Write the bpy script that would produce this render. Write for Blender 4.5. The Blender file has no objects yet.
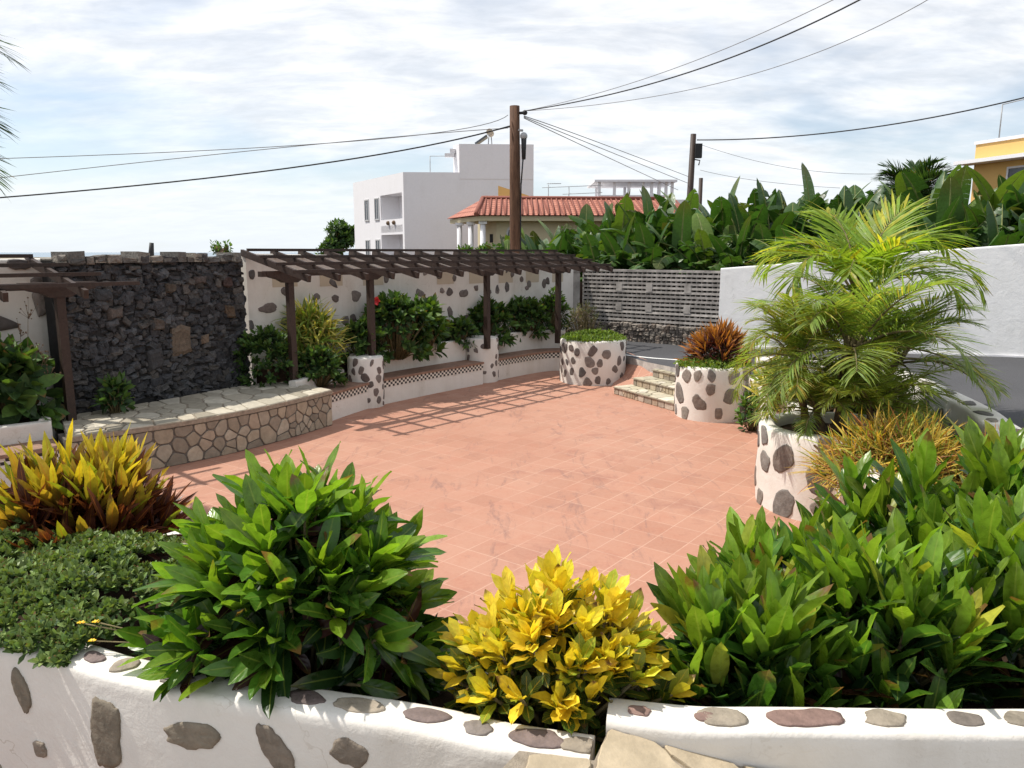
import bpy, math, random
from mathutils import Vector, Matrix, noise
R = math.radians
sc = bpy.context.scene
col = sc.collection

# ------------------------------------------------------------------ camera
FPX, HORIZON, CAM_Z = 770.0, 252.0, 2.6
TH = math.atan((384 - HORIZON) / FPX)
cam_d = bpy.data.cameras.new('camera'); cam = bpy.data.objects.new('camera', cam_d); col.objects.link(cam)
cam.location = (0, 0, CAM_Z); cam.rotation_euler = (R(90) - TH, 0, 0)
cam_d.sensor_width = 36; cam_d.lens = FPX / 1024 * 36; cam_d.clip_start = .05; cam_d.clip_end = 8000
sc.camera = cam

# ------------------------------------------------------------------ light
SUN_AZ = (-.965, .26); SUN_EL = R(57)
world = bpy.data.worlds.new('World'); sc.world = world; world.use_nodes = True
nt = world.node_tree; nt.nodes.clear()
def wn(t, **k):
    n = nt.nodes.new(t)
    for a, b in k.items(): setattr(n, a, b)
    return n
L = nt.links.new
out = wn('ShaderNodeOutputWorld'); bg = wn('ShaderNodeBackground'); bg.inputs[1].default_value = .116
sky = wn('ShaderNodeTexSky', sky_type='NISHITA', sun_disc=False)
sky.sun_elevation = SUN_EL; sky.sun_rotation = math.atan2(SUN_AZ[0], SUN_AZ[1])
sky.air_density = 1.0; sky.dust_density = .5; sky.ozone_density = 1.5
tc = wn('ShaderNodeTexCoord'); sep = wn('ShaderNodeSeparateXYZ'); L(tc.outputs['Generated'], sep.inputs[0])
def wmath(op, a, b=None):
    n = wn('ShaderNodeMath', operation=op)
    for i, v in enumerate((a, b)):
        if v is None: continue
        if isinstance(v, (int, float)): n.inputs[i].default_value = v
        else: L(v, n.inputs[i])
    return n.outputs[0]
zc = wmath('ADD', wmath('MAXIMUM', sep.outputs[2], 0.0), .22)
comb = wn('ShaderNodeCombineXYZ'); L(wmath('DIVIDE', sep.outputs[0], zc), comb.inputs[0]); L(wmath('DIVIDE', sep.outputs[1], zc), comb.inputs[1])
def wnoise(scale, detail, rough, mp):
    m = wn('ShaderNodeMapping'); m.inputs['Rotation'].default_value = (0, 0, mp[0]); m.inputs['Scale'].default_value = mp[1]; m.inputs['Location'].default_value = mp[2]
    L(comb.outputs[0], m.inputs[0])
    n = wn('ShaderNodeTexNoise'); n.inputs['Scale'].default_value = scale; n.inputs['Detail'].default_value = detail
    n.inputs['Roughness'].default_value = rough; n.inputs['Distortion'].default_value = .35
    L(m.outputs[0], n.inputs[0]); return n.outputs[0]
def wramp(v, a, b):
    n = wn('ShaderNodeMapRange'); n.interpolation_type = 'SMOOTHSTEP'
    n.inputs[1].default_value = a; n.inputs[2].default_value = b; L(v, n.inputs[0]); return n.outputs[0]
big = wramp(wnoise(1.0, 5, .55, (R(15), (.9, 1.0, 1), (.6, 4.9, 0))), .31, .56)
rip = wramp(wnoise(5.0, 6, .6, (R(-14), (.55, 1.2, 1), (0, 0, 0))), .28, .74)
fine = wramp(wnoise(15., 6, .6, (R(-14), (.65, 1.2, 1), (5, 2, 0))), .25, .75)
cover = wmath('MULTIPLY', big, wmath('ADD', .66, wmath('MULTIPLY', rip, .34)))
cover = wmath('MINIMUM', wmath('ADD', wmath('MULTIPLY', cover, .78), .19), .97)
bright = wmath('ADD', 6.7, wmath('ADD', wmath('MULTIPLY', rip, 1.4), wmath('MULTIPLY', fine, .9)))
ccol = wn('ShaderNodeMix', data_type='RGBA', blend_type='MULTIPLY'); ccol.inputs[0].default_value = 1
ccol.inputs[6].default_value = (.985, .99, 1.0, 1)
cb = wn('ShaderNodeCombineXYZ')
for i in range(3): L(bright, cb.inputs[i])
L(cb.outputs[0], ccol.inputs[7])
skym = wn('ShaderNodeMix', data_type='RGBA'); L(cover, skym.inputs[0]); L(sky.outputs[0], skym.inputs[6]); L(ccol.outputs[2], skym.inputs[7])
hz = wramp(sep.outputs[2], .16, -.02); hzm = wn('ShaderNodeMix', data_type='RGBA'); L(wmath('MULTIPLY', hz, .85), hzm.inputs[0]); L(skym.outputs[2], hzm.inputs[6]); hzm.inputs[7].default_value = (6.4, 6.95, 7.5, 1)
L(hzm.outputs[2], bg.inputs[0]); L(bg.outputs[0], out.inputs[0])
sun_d = bpy.data.lights.new('sun', 'SUN'); sun = bpy.data.objects.new('sun', sun_d); col.objects.link(sun)
sun_d.energy = 4.35; sun_d.angle = R(.9); sun_d.color = (1, .945, .86)
hd = Vector((SUN_AZ[0], SUN_AZ[1], 0)).normalized() * math.cos(SUN_EL); sdir = Vector((hd.x, hd.y, math.sin(SUN_EL)))
sun.rotation_euler = sdir.to_track_quat('Z', 'Y').to_euler(); sun.location = sdir * 60
sc.view_settings.view_transform = 'Standard'; sc.view_settings.look = 'None'
sc.view_settings.exposure = .25; sc.view_settings.gamma = 1; sc.view_settings.use_curve_mapping = False
sc.render.engine = 'CYCLES'; sc.cycles.use_denoising = True
sc.cycles.max_bounces = 8; sc.cycles.diffuse_bounces = 4; sc.cycles.glossy_bounces = 3; sc.cycles.transmission_bounces = 6
sc.cycles.caustics_reflective = False; sc.cycles.caustics_refractive = False

# ------------------------------------------------------------------ materials
class NM:
    def __init__(s, name):
        s.m = bpy.data.materials.new(name); s.m.use_nodes = True; s.t = s.m.node_tree
        s.p = s.t.nodes['Principled BSDF']; s.o = s.t.nodes['Material Output']
        s.tc = s.t.nodes.new('ShaderNodeTexCoord')
    def n(s, t, **k):
        n = s.t.nodes.new(t)
        for a, b in k.items(): setattr(n, a, b)
        return n
    def set(s, inp, v):
        if isinstance(v, bpy.types.NodeSocket): s.t.links.new(v, inp)
        elif isinstance(v, (tuple, list)) and len(v) == 3 and inp.type == 'RGBA': inp.default_value = (*v, 1)
        else: inp.default_value = v
    def mapping(s, scale=(1, 1, 1), rot=(0, 0, 0), loc=(0, 0, 0), src='Object'):
        m = s.n('ShaderNodeMapping'); m.inputs['Scale'].default_value = scale; m.inputs['Rotation'].default_value = rot; m.inputs['Location'].default_value = loc
        if src == 'World':
            g = s.n('ShaderNodeNewGeometry'); s.t.links.new(g.outputs['Position'], m.inputs[0])
        else: s.t.links.new(s.tc.outputs[src], m.inputs[0])
        return m.outputs[0]
    def noise(s, scale, detail=4, rough=.55, vec=None, dist=0):
        n = s.n('ShaderNodeTexNoise'); n.inputs['Scale'].default_value = scale; n.inputs['Detail'].default_value = detail
        n.inputs['Roughness'].default_value = rough; n.inputs['Distortion'].default_value = dist
        s.t.links.new(vec if vec is not None else s.mapping(src='World'), n.inputs[0]); return n.outputs[0]
    def ramp(s, v, a, b, c=0, d=1):
        n = s.n('ShaderNodeMapRange')
        for i, x in ((1, a), (2, b), (3, c), (4, d)): n.inputs[i].default_value = x
        s.t.links.new(v, n.inputs[0]); return n.outputs[0]
    def mix(s, f, a, b, mode='MIX'):
        n = s.n('ShaderNodeMix', data_type='RGBA', blend_type=mode)
        s.set(n.inputs[0], f); s.set(n.inputs[6], a); s.set(n.inputs[7], b); return n.outputs[2]
    def math(s, op, a, b=0.):
        n = s.n('ShaderNodeMath', operation=op); s.set(n.inputs[0], a); s.set(n.inputs[1], b); return n.outputs[0]
    def attr(s, name, o='Color'):
        a = s.n('ShaderNodeAttribute'); a.attribute_name = name; return a.outputs[o]
    def bump(s, h, strength=.3, dist=.01):
        b = s.n('ShaderNodeBump'); b.inputs['Strength'].default_value = strength; b.inputs['Distance'].default_value = dist
        s.t.links.new(h, b.inputs['Height']); s.t.links.new(b.outputs[0], s.p.inputs['Normal']); return b.outputs[0]
    def fin(s, c, rough=.8, spec=.3, metal=0):
        s.set(s.p.inputs['Base Color'], c); s.set(s.p.inputs['Roughness'], rough)
        s.set(s.p.inputs['Specular IOR Level'], spec); s.p.inputs['Metallic'].default_value = metal; return s.m

def m_plain(name, c, rough=.8, spec=.3, var=.12, scale=6, bump=.15, metal=0):
    m = NM(name); n = m.noise(scale, 5, .6)
    cc = m.mix(m.ramp(n, .3, .7), tuple(x * (1 - var) for x in c), tuple(min(1, x * (1 + var)) for x in c))
    if bump: m.bump(m.noise(scale * 8, 4, .6), bump, .01)
    return m.fin(cc, rough, spec, metal)
def m_plaster(name, c, dirt=(.42, .36, .28), amount=.25, bump=.35):
    m = NM(name); n1 = m.noise(1.3, 6, .6); n2 = m.noise(9, 5, .65)
    streak = m.noise(1.0, 5, .6, m.mapping((4, 4, .35), src='World'))
    cc = m.mix(m.ramp(n2, .3, .75), tuple(x * .95 for x in c), c)
    f = m.math('MULTIPLY', m.ramp(n1, .42, .72), m.ramp(streak, .40, .68))
    cc = m.mix(m.math('MULTIPLY', f, amount), cc, dirt)
    h = m.math('ADD', m.math('MULTIPLY', m.noise(4, 4, .6, None, .8), 1.3), m.math('ADD', m.math('MULTIPLY', m.noise(19, 4, .65, None, .6), .55), m.math('MULTIPLY', m.noise(90, 3, .6), .18)))
    cr = m.n('ShaderNodeTexVoronoi', feature='DISTANCE_TO_EDGE'); cr.inputs['Scale'].default_value = 1.1
    vv = m.n('ShaderNodeVectorMath', operation='ADD'); m.t.links.new(m.mapping(src='World'), vv.inputs[0])
    nn3 = m.n('ShaderNodeTexNoise'); nn3.inputs['Scale'].default_value = 3.; nn3.inputs['Detail'].default_value = 5; m.t.links.new(m.mapping(src='World'), nn3.inputs[0]); m.t.links.new(nn3.outputs[1], vv.inputs[1]); m.t.links.new(vv.outputs[0], cr.inputs[0])
    ck = m.math('MULTIPLY', m.ramp(cr.outputs[0], 0, .006, 1, 0), m.ramp(m.noise(1.7, 2, .5), .5, .6)); cc = m.mix(m.math('MULTIPLY', ck, amount), cc, dirt)
    sp = m.math('MULTIPLY', m.ramp(m.noise(55, 4, .7), .62, .72), m.ramp(n1, .4, .7)); cc = m.mix(m.math('MULTIPLY', sp, amount * 1.2), cc, dirt)
    m.bump(h, bump, .03); return m.fin(cc, .85, .2)
def m_tint(name, rough=.85, spec=.3, nscale=14, amt=.35, bump=.5, bscale=30, dist=.015):
    m = NM(name); t = m.attr('tint'); n = m.noise(nscale, 6, .65)
    v = m.ramp(n, .25, .75, 1 - amt, 1 + amt)
    cb = m.n('ShaderNodeCombineXYZ')
    for i in range(3): m.t.links.new(v, cb.inputs[i])
    cc = m.mix(1.0, t, cb.outputs[0], 'MULTIPLY')
    m.bump(m.math('ADD', m.noise(bscale, 5, .65), m.noise(bscale * .25, 3, .5)), bump, dist)
    return m.fin(cc, rough, spec)
def m_leaf(name, rib=(.35, .42, .10), rib_amt=.5, veins=0., vein_col=(.6, .5, .05), trans=.38, rough=.38, spec=.45, mottle=.25, tmul=(1.5, 1.5, .55), aged=1.):
    m = NM(name); t = m.attr('tint'); uv = m.attr('luv', 'Vector')
    sp = m.n('ShaderNodeSeparateXYZ'); m.t.links.new(uv, sp.inputs[0])
    au = m.math('ABSOLUTE', sp.outputs[0])
    n = m.noise(22, 3, .6)
    v = m.ramp(n, .3, .7, 1 - mottle, 1 + mottle); cb = m.n('ShaderNodeCombineXYZ')
    for i in range(3): m.t.links.new(v, cb.inputs[i])
    cc = m.mix(1.0, t, cb.outputs[0], 'MULTIPLY')
    if veins:
        w = m.math('ABSOLUTE', m.math('SINE', m.math('ADD', m.math('MULTIPLY', sp.outputs[1], 34.), m.math('MULTIPLY', au, -9.)), 0))
        vm = m.math('MULTIPLY', m.ramp(w, .0, .32, 1, 0), veins)
        cc = m.mix(vm, cc, vein_col)
    rm = m.math('MULTIPLY', m.ramp(au, .03, .13, 1, 0), rib_amt)
    cc = m.mix(rm, cc, rib)
    old = m.math('MULTIPLY', m.ramp(sp.outputs[2], .88, .92), m.ramp(m.math('ADD', sp.outputs[1], m.math('MULTIPLY', m.noise(40, 3, .6), .4)), .95, 1.12)); cc = m.mix(m.math('MULTIPLY', old, aged), cc, (.20, .11, .04))
    m.fin(cc, m.ramp(n, .3, .7, rough * .8, rough * 1.5), spec)
    w = m.math('SINE', m.math('ADD', m.math('MULTIPLY', sp.outputs[1], 34.), m.math('MULTIPLY', au, -9.)), 0)
    m.bump(m.math('ADD', m.math('MULTIPLY', w, .3), m.ramp(au, 0, .15)), .25, .004)
    tr = m.n('ShaderNodeBsdfTranslucent')
    tcx = m.mix(1.0, cc, tmul, 'MULTIPLY'); m.t.links.new(tcx, tr.inputs[0])
    mx = m.n('ShaderNodeMixShader'); mx.inputs[0].default_value = trans
    m.t.links.new(m.p.outputs[0], mx.inputs[1]); m.t.links.new(tr.outputs[0], mx.inputs[2]); m.t.links.new(mx.outputs[0], m.o.inputs[0])
    return m.m

M = {}
M['white'] = m_plaster('white_plaster', (.74, .705, .65), amount=.6, bump=.2)
M['white_clean'] = m_plaster('white_render', (.80, .80, .80), (.42, .41, .38), .45, .2)
M['beige'] = m_plaster('beige_plaster', (.55, .47, .36), amount=.2)
M['stone'] = m_tint('inlaid_stone', .8, .3, 16, .35, .6, 26)
M['lava'] = m_tint('lava_stone', .9, .2, 20, .45, .9, 34, .02)
M['flag'] = m_tint('flagstone', .8, .3, 9, .25, .5, 24, .01)
M['grout'] = m_plain('grout', (.30, .255, .20), .95, .1, .25, 20, .5)
M['grout_dark'] = m_plain('dark_joint', (.15, .135, .118), .95, .1, .25, 20, .5)
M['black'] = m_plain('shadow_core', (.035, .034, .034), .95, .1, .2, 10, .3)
def m_wood():
    m = NM('dark_wood'); v = m.mapping((3, 3, 3), src='World'); n = m.noise(6, 6, .7, v, 1.5)
    cc = m.mix(m.ramp(n, .3, .7), (.022, .014, .011), (.058, .035, .026)); m.bump(n, .3, .01); return m.fin(cc, .6, .35)
M['wood'] = m_wood()
def m_pole():
    m = NM('pole_wood'); n = m.noise(5, 7, .7, m.mapping((3, 3, .35), src='World'), .6)
    cc = m.mix(m.ramp(n, .3, .7), (.045, .022, .014), (.16, .085, .05)); m.bump(n, .5, .02); return m.fin(cc, .8, .25)
M['pole'] = m_pole()
def m_patio():
    m = NM('terracotta_paving')
    ang = math.atan2(.8, .6)
    b = m.n('ShaderNodeTexBrick'); b.offset = 0; b.squash = 1
    m.t.links.new(m.mapping((1, 1, 1), (0, 0, -ang), src='World'), b.inputs[0])
    b.inputs['Scale'].default_value = 1; b.inputs['Brick Width'].default_value = .33; b.inputs['Row Height'].default_value = .30
    b.inputs['Mortar Size'].default_value = .006; b.inputs['Mortar Smooth'].default_value = .25; b.inputs['Bias'].default_value = 0
    b.inputs['Color1'].default_value = (.350, .163, .106, 1); b.inputs['Color2'].default_value = (.412, .202, .135, 1); b.inputs['Mortar'].default_value = (.38, .178, .125, 1)
    n1 = m.noise(.55, 6, .62); n2 = m.noise(3.2, 6, .65); n3 = m.noise(34, 5, .7)
    c = m.mix(m.math('MULTIPLY', m.ramp(n1, .35, .65), .5), b.outputs[0], (.45, .255, .18))
    c = m.mix(m.math('MULTIPLY', m.ramp(n2, .5, .72), .40), c, (.36, .135, .085))
    # worn scuffs and dark scratches in the glaze
    n4 = m.noise(1.1, 7, .72, m.mapping((1, 1, 1), (0, 0, -ang), (3.3, 1.2, 0), 'World'), 1.0)
    c = m.mix(m.math('MULTIPLY', m.ramp(n4, .55, .66), .6), c, (.28, .12, .085))
    n5 = m.noise(2.1, 8, .75, m.mapping((2.2, .5, 1), (0, 0, -ang + .3), (8, 4, 0), 'World'), 1.4)
    c = m.mix(m.math('MULTIPLY', m.ramp(n5, .56, .66), .7), c, (.21, .11, .09))
    c = m.mix(m.math('MULTIPLY', m.ramp(n3, .3, .7), .22), c, (.55, .33, .24))
    gm = m.math('MULTIPLY', b.outputs[1], m.ramp(m.noise(.42, 4, .6, m.mapping((1, 1, 1), (0, 0, 0), (4, 7, 0), 'World')), .38, .60, .18, .62)); c = m.mix(gm, c, m.mix(m.ramp(m.noise(1.6, 4, .6), .54, .68), (.58, .39, .29), (.30, .16, .115)))
    h = m.math('ADD', m.math('MULTIPLY', b.outputs[1], -.6), m.math('MULTIPLY', n3, .25)); m.bump(h, .25, .006)
    return m.fin(c, m.ramp(n2, .3, .7, .5, .75), .35)
M['patio'] = m_patio()
def m_asphalt():
    m = NM('asphalt'); n = m.noise(60, 4, .7); n2 = m.noise(.8, 4, .6)
    c = m.mix(m.ramp(n, .3, .7), (.045, .046, .050), (.085, .085, .09)); c = m.mix(m.math('MULTIPLY', m.ramp(n2, .4, .7), .5), c, (.085, .085, .09))
    m.bump(n, .4, .01); return m.fin(c, .85, .25)
M['asphalt'] = m_asphalt()
M['line'] = m_plain('road_paint', (.72, .72, .70), .7, .3, .15, 9)
M['ground'] = m_plain('dry_ground', (.18, .15, .10), .95, .1, .4, .4)
M['soil'] = m_plain('soil', (.055, .035, .024), .95, .1, .4, 22, .8)
M['terracotta_top'] = m_plain('seat_tile', (.26, .155, .11), .7, .35, .25, 9, .2)
M['concrete'] = m_plain('concrete_block', (.39, .365, .34), .95, .1, .4, 4, .5)
M['rubble'] = m_tint('rubble', .95, .1, 20, .4, .8, 30)
M['checker_w'] = m_plain('tile_white', (.72, .68, .6), .4, .5, .08, 20, 0)
M['checker_b'] = m_plain('tile_black', (.02, .02, .022), .4, .5, .1, 20, 0)
M['bwhite'] = m_plaster('building_white', (.81, .80, .82), (.5, .48, .45), .15, .05)
M['cream'] = m_plaster('cream_wall', (.56, .49, .33), (.4, .35, .25), .15, .05)
M['ochre'] = m_plaster('ochre_wall', (.74, .47, .17), (.5, .3, .1), .12, .05)
M['glass'] = m_plain('window_glass', (.06, .07, .085), .12, .6, .1, 2, 0)
M['frame'] = m_plain('window_frame', (.5, .5, .5), .5, .4, .05, 4, 0)
M['metal'] = m_plain('grey_metal', (.35, .36, .37), .45, .5, .1, 6, 0)
M['cable'] = m_plain('black_cable', (.02, .02, .022), .6, .4, .1, 4, 0)
M['cable_pale'] = m_plain('grey_cable', (.22, .22, .23), .6, .4, .1, 4, 0)
M['red'] = m_plain('red_petal', (.62, .04, .05), .5, .3, .2, 30, 0)
M['yel'] = m_plain('yellow_petal', (.8, .5, .02), .5, .3, .15, 30, 0)
M['bark'] = m_plain('bark', (.16, .11, .07), .95, .15, .4, 18, .8)
M['stem'] = m_plain('green_stem', (.17, .14, .07), .8, .2, .35, 18, .4)
M['bstem'] = m_plain('banana_stem', (.20, .22, .08), .7, .3, .4, 6, .3)
M['seaw'] = m_plain('sea_water', (.10, .17, .24), .2, .5, .15, .05, .1)
def m_roof():
    m = NM('roof_tile')
    b = m.n('ShaderNodeTexBrick'); b.offset = 0
    uv = m.attr('luv', 'Vector'); m.t.links.new(uv, b.inputs[0])
    b.inputs['Scale'].default_value = 1; b.inputs['Brick Width'].default_value = .3; b.inputs['Row Height'].default_value = .38
    b.inputs['Mortar Size'].default_value = .05; b.inputs['Mortar Smooth'].default_value = .4
    b.inputs['Color1'].default_value = (.40, .16, .115, 1); b.inputs['Color2'].default_value = (.50, .22, .155, 1); b.inputs['Mortar'].default_value = (.24, .085, .06, 1)
    m.bump(m.math('MULTIPLY', b.outputs[1], -1.), .6, .05); return m.fin(b.outputs[0], .75, .25)
M['roof'] = m_roof()
M['lf_green'] = m_leaf('glossy_green_leaf', rib=(.30, .38, .07), rib_amt=.45, rough=.27, spec=.55, trans=.40)
M['lf_yellow'] = m_leaf('gold_leaf', rib=(.78, .55, .06), rib_amt=.55, veins=.45, vein_col=(.72, .50, .03), tmul=(1.15, 1.1, .5))
M['lf_red'] = m_leaf('red_gold_leaf', rib=(.45, .16, .03), rib_amt=.6, veins=.2, vein_col=(.6, .42, .03), tmul=(1.35, 1.2, .5))
M['lf_dull'] = m_leaf('shrub_leaf', rib=(.12, .17, .05), rib_amt=.3, trans=.28, rough=.5, spec=.35)
M['lf_succ'] = m_leaf('succulent_leaf', rib=(.1, .15, .05), rib_amt=0, trans=.18, rough=.45, spec=.35)
M['lf_palm'] = m_leaf('palm_leaflet', rib=(.34, .34, .07), rib_amt=.25, trans=.5, rough=.4, spec=.4, tmul=(1.5, 1.45, .6))
M['lf_ban'] = m_leaf('banana_leaf', rib=(.16, .22, .06), rib_amt=.6, trans=.28, aged=.25, rough=.38, spec=.45, mottle=.2)

# ------------------------------------------------------------------ mesh collector
class MB:
    def __init__(s): s.v = []; s.f = []; s.mi = []; s.t = []; s.u = []; s.sm = []
    def vert(s, p, tint=(.5, .5, .5), uv=(0, 0, 0)):
        s.v.append((p[0], p[1], p[2])); s.t.append(tint); s.u.append(uv); return len(s.v) - 1
    def face(s, idx, mi=0, sm=False): s.f.append(tuple(idx)); s.mi.append(mi); s.sm.append(sm)
    def hexa(s, c, mi=0, tint=(.5, .5, .5)):          # 8 corners: bottom ring then top ring
        k = [s.vert(p, tint) for p in c]
        for q in ((3, 2, 1, 0), (4, 5, 6, 7), (0, 1, 5, 4), (1, 2, 6, 5), (2, 3, 7, 6), (3, 0, 4, 7)): s.face([k[i] for i in q], mi)
    def box(s, lo, hi, mi=0, tint=(.5, .5, .5)):
        x0, y0, z0 = lo; x1, y1, z1 = hi
        s.hexa([(x0, y0, z0), (x1, y0, z0), (x1, y1, z0), (x0, y1, z0), (x0, y0, z1), (x1, y0, z1), (x1, y1, z1), (x0, y1, z1)], mi, tint)
    def bar(s, a, b, w, h, mi=0, up=(0, 0, 1), tint=(.5, .5, .5)):
        a, b = Vector(a), Vector(b); d = (b - a).normalized(); sd = d.cross(Vector(up)).normalized(); u = sd.cross(d)
        c = [];
        for o in (-h / 2, h / 2):
            for p, q in ((a, -1), (b, -1), (b, 1), (a, 1)): c.append(p + sd * q * w / 2 + u * o)
        s.hexa(c, mi, tint)
    def prism(s, poly, z0, z1, mi=0, tint=(.5, .5, .5), top_mi=None, uvs=False):
        n = len(poly)
        zf0 = z0 if callable(z0) else (lambda x, y: z0); zf1 = z1 if callable(z1) else (lambda x, y: z1)
        b = [s.vert((x, y, zf0(x, y)), tint) for x, y in poly]; t = [s.vert((x, y, zf1(x, y)), tint) for x, y in poly]
        for i in range(n): j = (i + 1) % n; s.face((b[i], b[j], t[j], t[i]), mi)
        s.face(t, mi if top_mi is None else top_mi); s.face(b[::-1], mi)
    def tube(s, pts, rad, n=8, mi=0, sm=True, tint=(.5, .5, .5), cap=True):
        pts = [Vector(p) for p in pts]; rings = []
        ref = Vector((0.13, .97, .21))
        for i, p in enumerate(pts):
            d = (pts[min(i + 1, len(pts) - 1)] - pts[max(i - 1, 0)]).normalized()
            a = d.cross(ref)
            if a.length < .1: a = d.cross(Vector((1, 0, 0)))
            a.normalize(); b = d.cross(a); r = rad[i] if isinstance(rad, (list, tuple)) else rad
            rings.append([s.vert(p + (a * math.cos(6.2832 * k / n) + b * math.sin(6.2832 * k / n)) * r, tint) for k in range(n)])
        for i in range(len(rings) - 1):
            for k in range(n): s.face((rings[i][k], rings[i][(k + 1) % n], rings[i + 1][(k + 1) % n], rings[i + 1][k]), mi, sm)
        if cap: s.face(rings[0][::-1], mi); s.face(rings[-1], mi)
    def ball(s, c, r, mi=0, n=8, tint=(.5, .5, .5), sq=(1, 1, 1)):
        rings = []
        for i in range(n // 2 + 1):
            a = math.pi * i / (n // 2)
            rings.append([s.vert((c[0] + r * sq[0] * math.sin(a) * math.cos(6.2832 * k / n), c[1] + r * sq[1] * math.sin(a) * math.sin(6.2832 * k / n), c[2] + r * sq[2] * math.cos(a)), tint) for k in range(n)])
        for i in range(len(rings) - 1):
            for k in range(n): s.face((rings[i + 1][k], rings[i + 1][(k + 1) % n], rings[i][(k + 1) % n], rings[i][k]), mi, True)
    def build(s, name, mats, parent=None, loc=None):
        me = bpy.data.meshes.new(name); me.from_pydata(s.v, [], s.f)
        for m in (mats if isinstance(mats, (list, tuple)) else [mats]): me.materials.append(M[m])
        me.polygons.foreach_set('material_index', s.mi); me.polygons.foreach_set('use_smooth', s.sm)
        ca = me.color_attributes.new('tint', 'FLOAT_COLOR', 'POINT'); flat = []
        for t in s.t: flat += [t[0], t[1], t[2], 1.]
        ca.data.foreach_set('color', flat)
        ua = me.attributes.new('luv', 'FLOAT_VECTOR', 'POINT'); ua.data.foreach_set('vector', [x for u in s.u for x in u])
        me.update()
        o = bpy.data.objects.new(name, me); col.objects.link(o)
        if parent is not None: o.parent = parent; o.matrix_parent_inverse = Matrix.Translation(-Vector(parent.location)) if not parent.get('local') else Matrix()
        return o
def tag(o, label, cat, group=None, kind=None):
    o['label'] = label; o['category'] = cat
    if group: o['group'] = group
    if kind: o['kind'] = kind
    return o
def thing(name, label, cat, loc=(0, 0, 0), group=None, local=False):
    o = bpy.data.objects.new(name, None); o.empty_display_size = .1; col.objects.link(o); o.location = loc
    if local: o['local'] = 1
    return tag(o, label, cat, group)
def struct(o, label=None): 
    o['kind'] = 'structure'
    return o
def at(px, py, z=None, y=None):           # a sight line of the photograph, cut at a height or at a distance
    u = (px - 512) / FPX; v = (384 - py) / FPX
    d = (u, math.cos(TH) + v * math.sin(TH), -math.sin(TH) + v * math.cos(TH))
    t = (z - CAM_Z) / d[2] if z is not None else y / d[1]
    return Vector((d[0] * t, d[1] * t, CAM_Z + d[2] * t))

# ------------------------------------------------------------------ path sweeps, inlays, crazy paving
def smooth_path(pts, sub=6):
    P = [Vector((p[0], p[1])) for p in pts]
    if sub <= 1 or len(P) < 3: return P
    res = []
    for i in range(len(P) - 1):
        p0 = P[max(i - 1, 0)]; p1 = P[i]; p2 = P[i + 1]; p3 = P[min(i + 2, len(P) - 1)]
        for k in range(sub):
            t = k / sub
            res.append(.5 * ((2 * p1) + (p2 - p0) * t + (2 * p0 - 5 * p1 + 4 * p2 - p3) * t * t + (3 * p1 - p0 - 3 * p2 + p3) * t ** 3))
    res.append(P[-1]); return res
class Path:                                # arc length parametrisation; +off is to the right of travel
    def __init__(s, pts, sub=6):
        s.p = smooth_path(pts, sub); s.a = [0.]
        for i in range(1, len(s.p)): s.a.append(s.a[-1] + (s.p[i] - s.p[i - 1]).length)
        s.len = s.a[-1]
        s.n = []
        for i in range(len(s.p)):
            d = (s.p[min(i + 1, len(s.p) - 1)] - s.p[max(i - 1, 0)]).normalized(); s.n.append(Vector((d.y, -d.x)))
    def pos(s, u, off=0):
        u = max(0, min(s.len, u)); i = 0
        while i < len(s.a) - 2 and s.a[i + 1] < u: i += 1
        f = (u - s.a[i]) / max(1e-9, s.a[i + 1] - s.a[i])
        n = s.n[i].lerp(s.n[i + 1], f).normalized(); return s.p[i].lerp(s.p[i + 1], f) + n * off
def sweep(mb, path, prof, mi=0, wob=0, sm=False, tint=(.5, .5, .5), smi=None):
    rings = []
    for i, p in enumerate(path.p):
        u = path.a[i] / max(path.len, 1e-6); r = []
        for (o, z) in prof:
            zz = z(u) if callable(z) else z; q = p + path.n[i] * o
            w = noise.noise(Vector((q.x * 2.3, q.y * 2.3, zz * 2.3))) * wob
            r.append(mb.vert((q.x + path.n[i].x * w, q.y + path.n[i].y * w, zz + w * .6), tint))
        rings.append(r)
    k = len(prof)
    for i in range(len(rings) - 1):
        for j in range(k - (k == 10)):
            m = smi[j] if smi else mi
            mb.face((rings[i][j], rings[i][(j + 1) % k], rings[i + 1][(j + 1) % k], rings[i + 1][j]), m, sm or (k == 10 and j != k - 1))
    for rg_, o_ in ((rings[0], -1), (rings[-1], 1)): mb.face([mb.vert(mb.v[i], tint) for i in rg_][::o_], mi)
def wall_prof(t0, t1, z0, zt, b=.02):       # rounded-top wall cross-section, from the right face round to the left
    f = (lambda d: (lambda u: zt(u) + d)) if callable(zt) else (lambda d: zt + d)
    return [(t1, z0), (t1, f(-b - .03)), (t1, f(-b)), (t1 - b * .3, f(-b * .3)), (t1 - b, f(0)), (t0 + b, f(0)), (t0 + b * .3, f(-b * .3)), (t0, f(-b)), (t0, f(-b - .03)), (t0, z0)][::-1]
STONE = [(.20, .18, .155), (.16, .145, .13), (.235, .21, .18), (.135, .125, .118), (.20, .165, .14), (.19, .18, .17)]
PINK = [(.14, .118, .108), (.175, .15, .135), (.115, .102, .098), (.20, .172, .155), (.155, .125, .113)]
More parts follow.
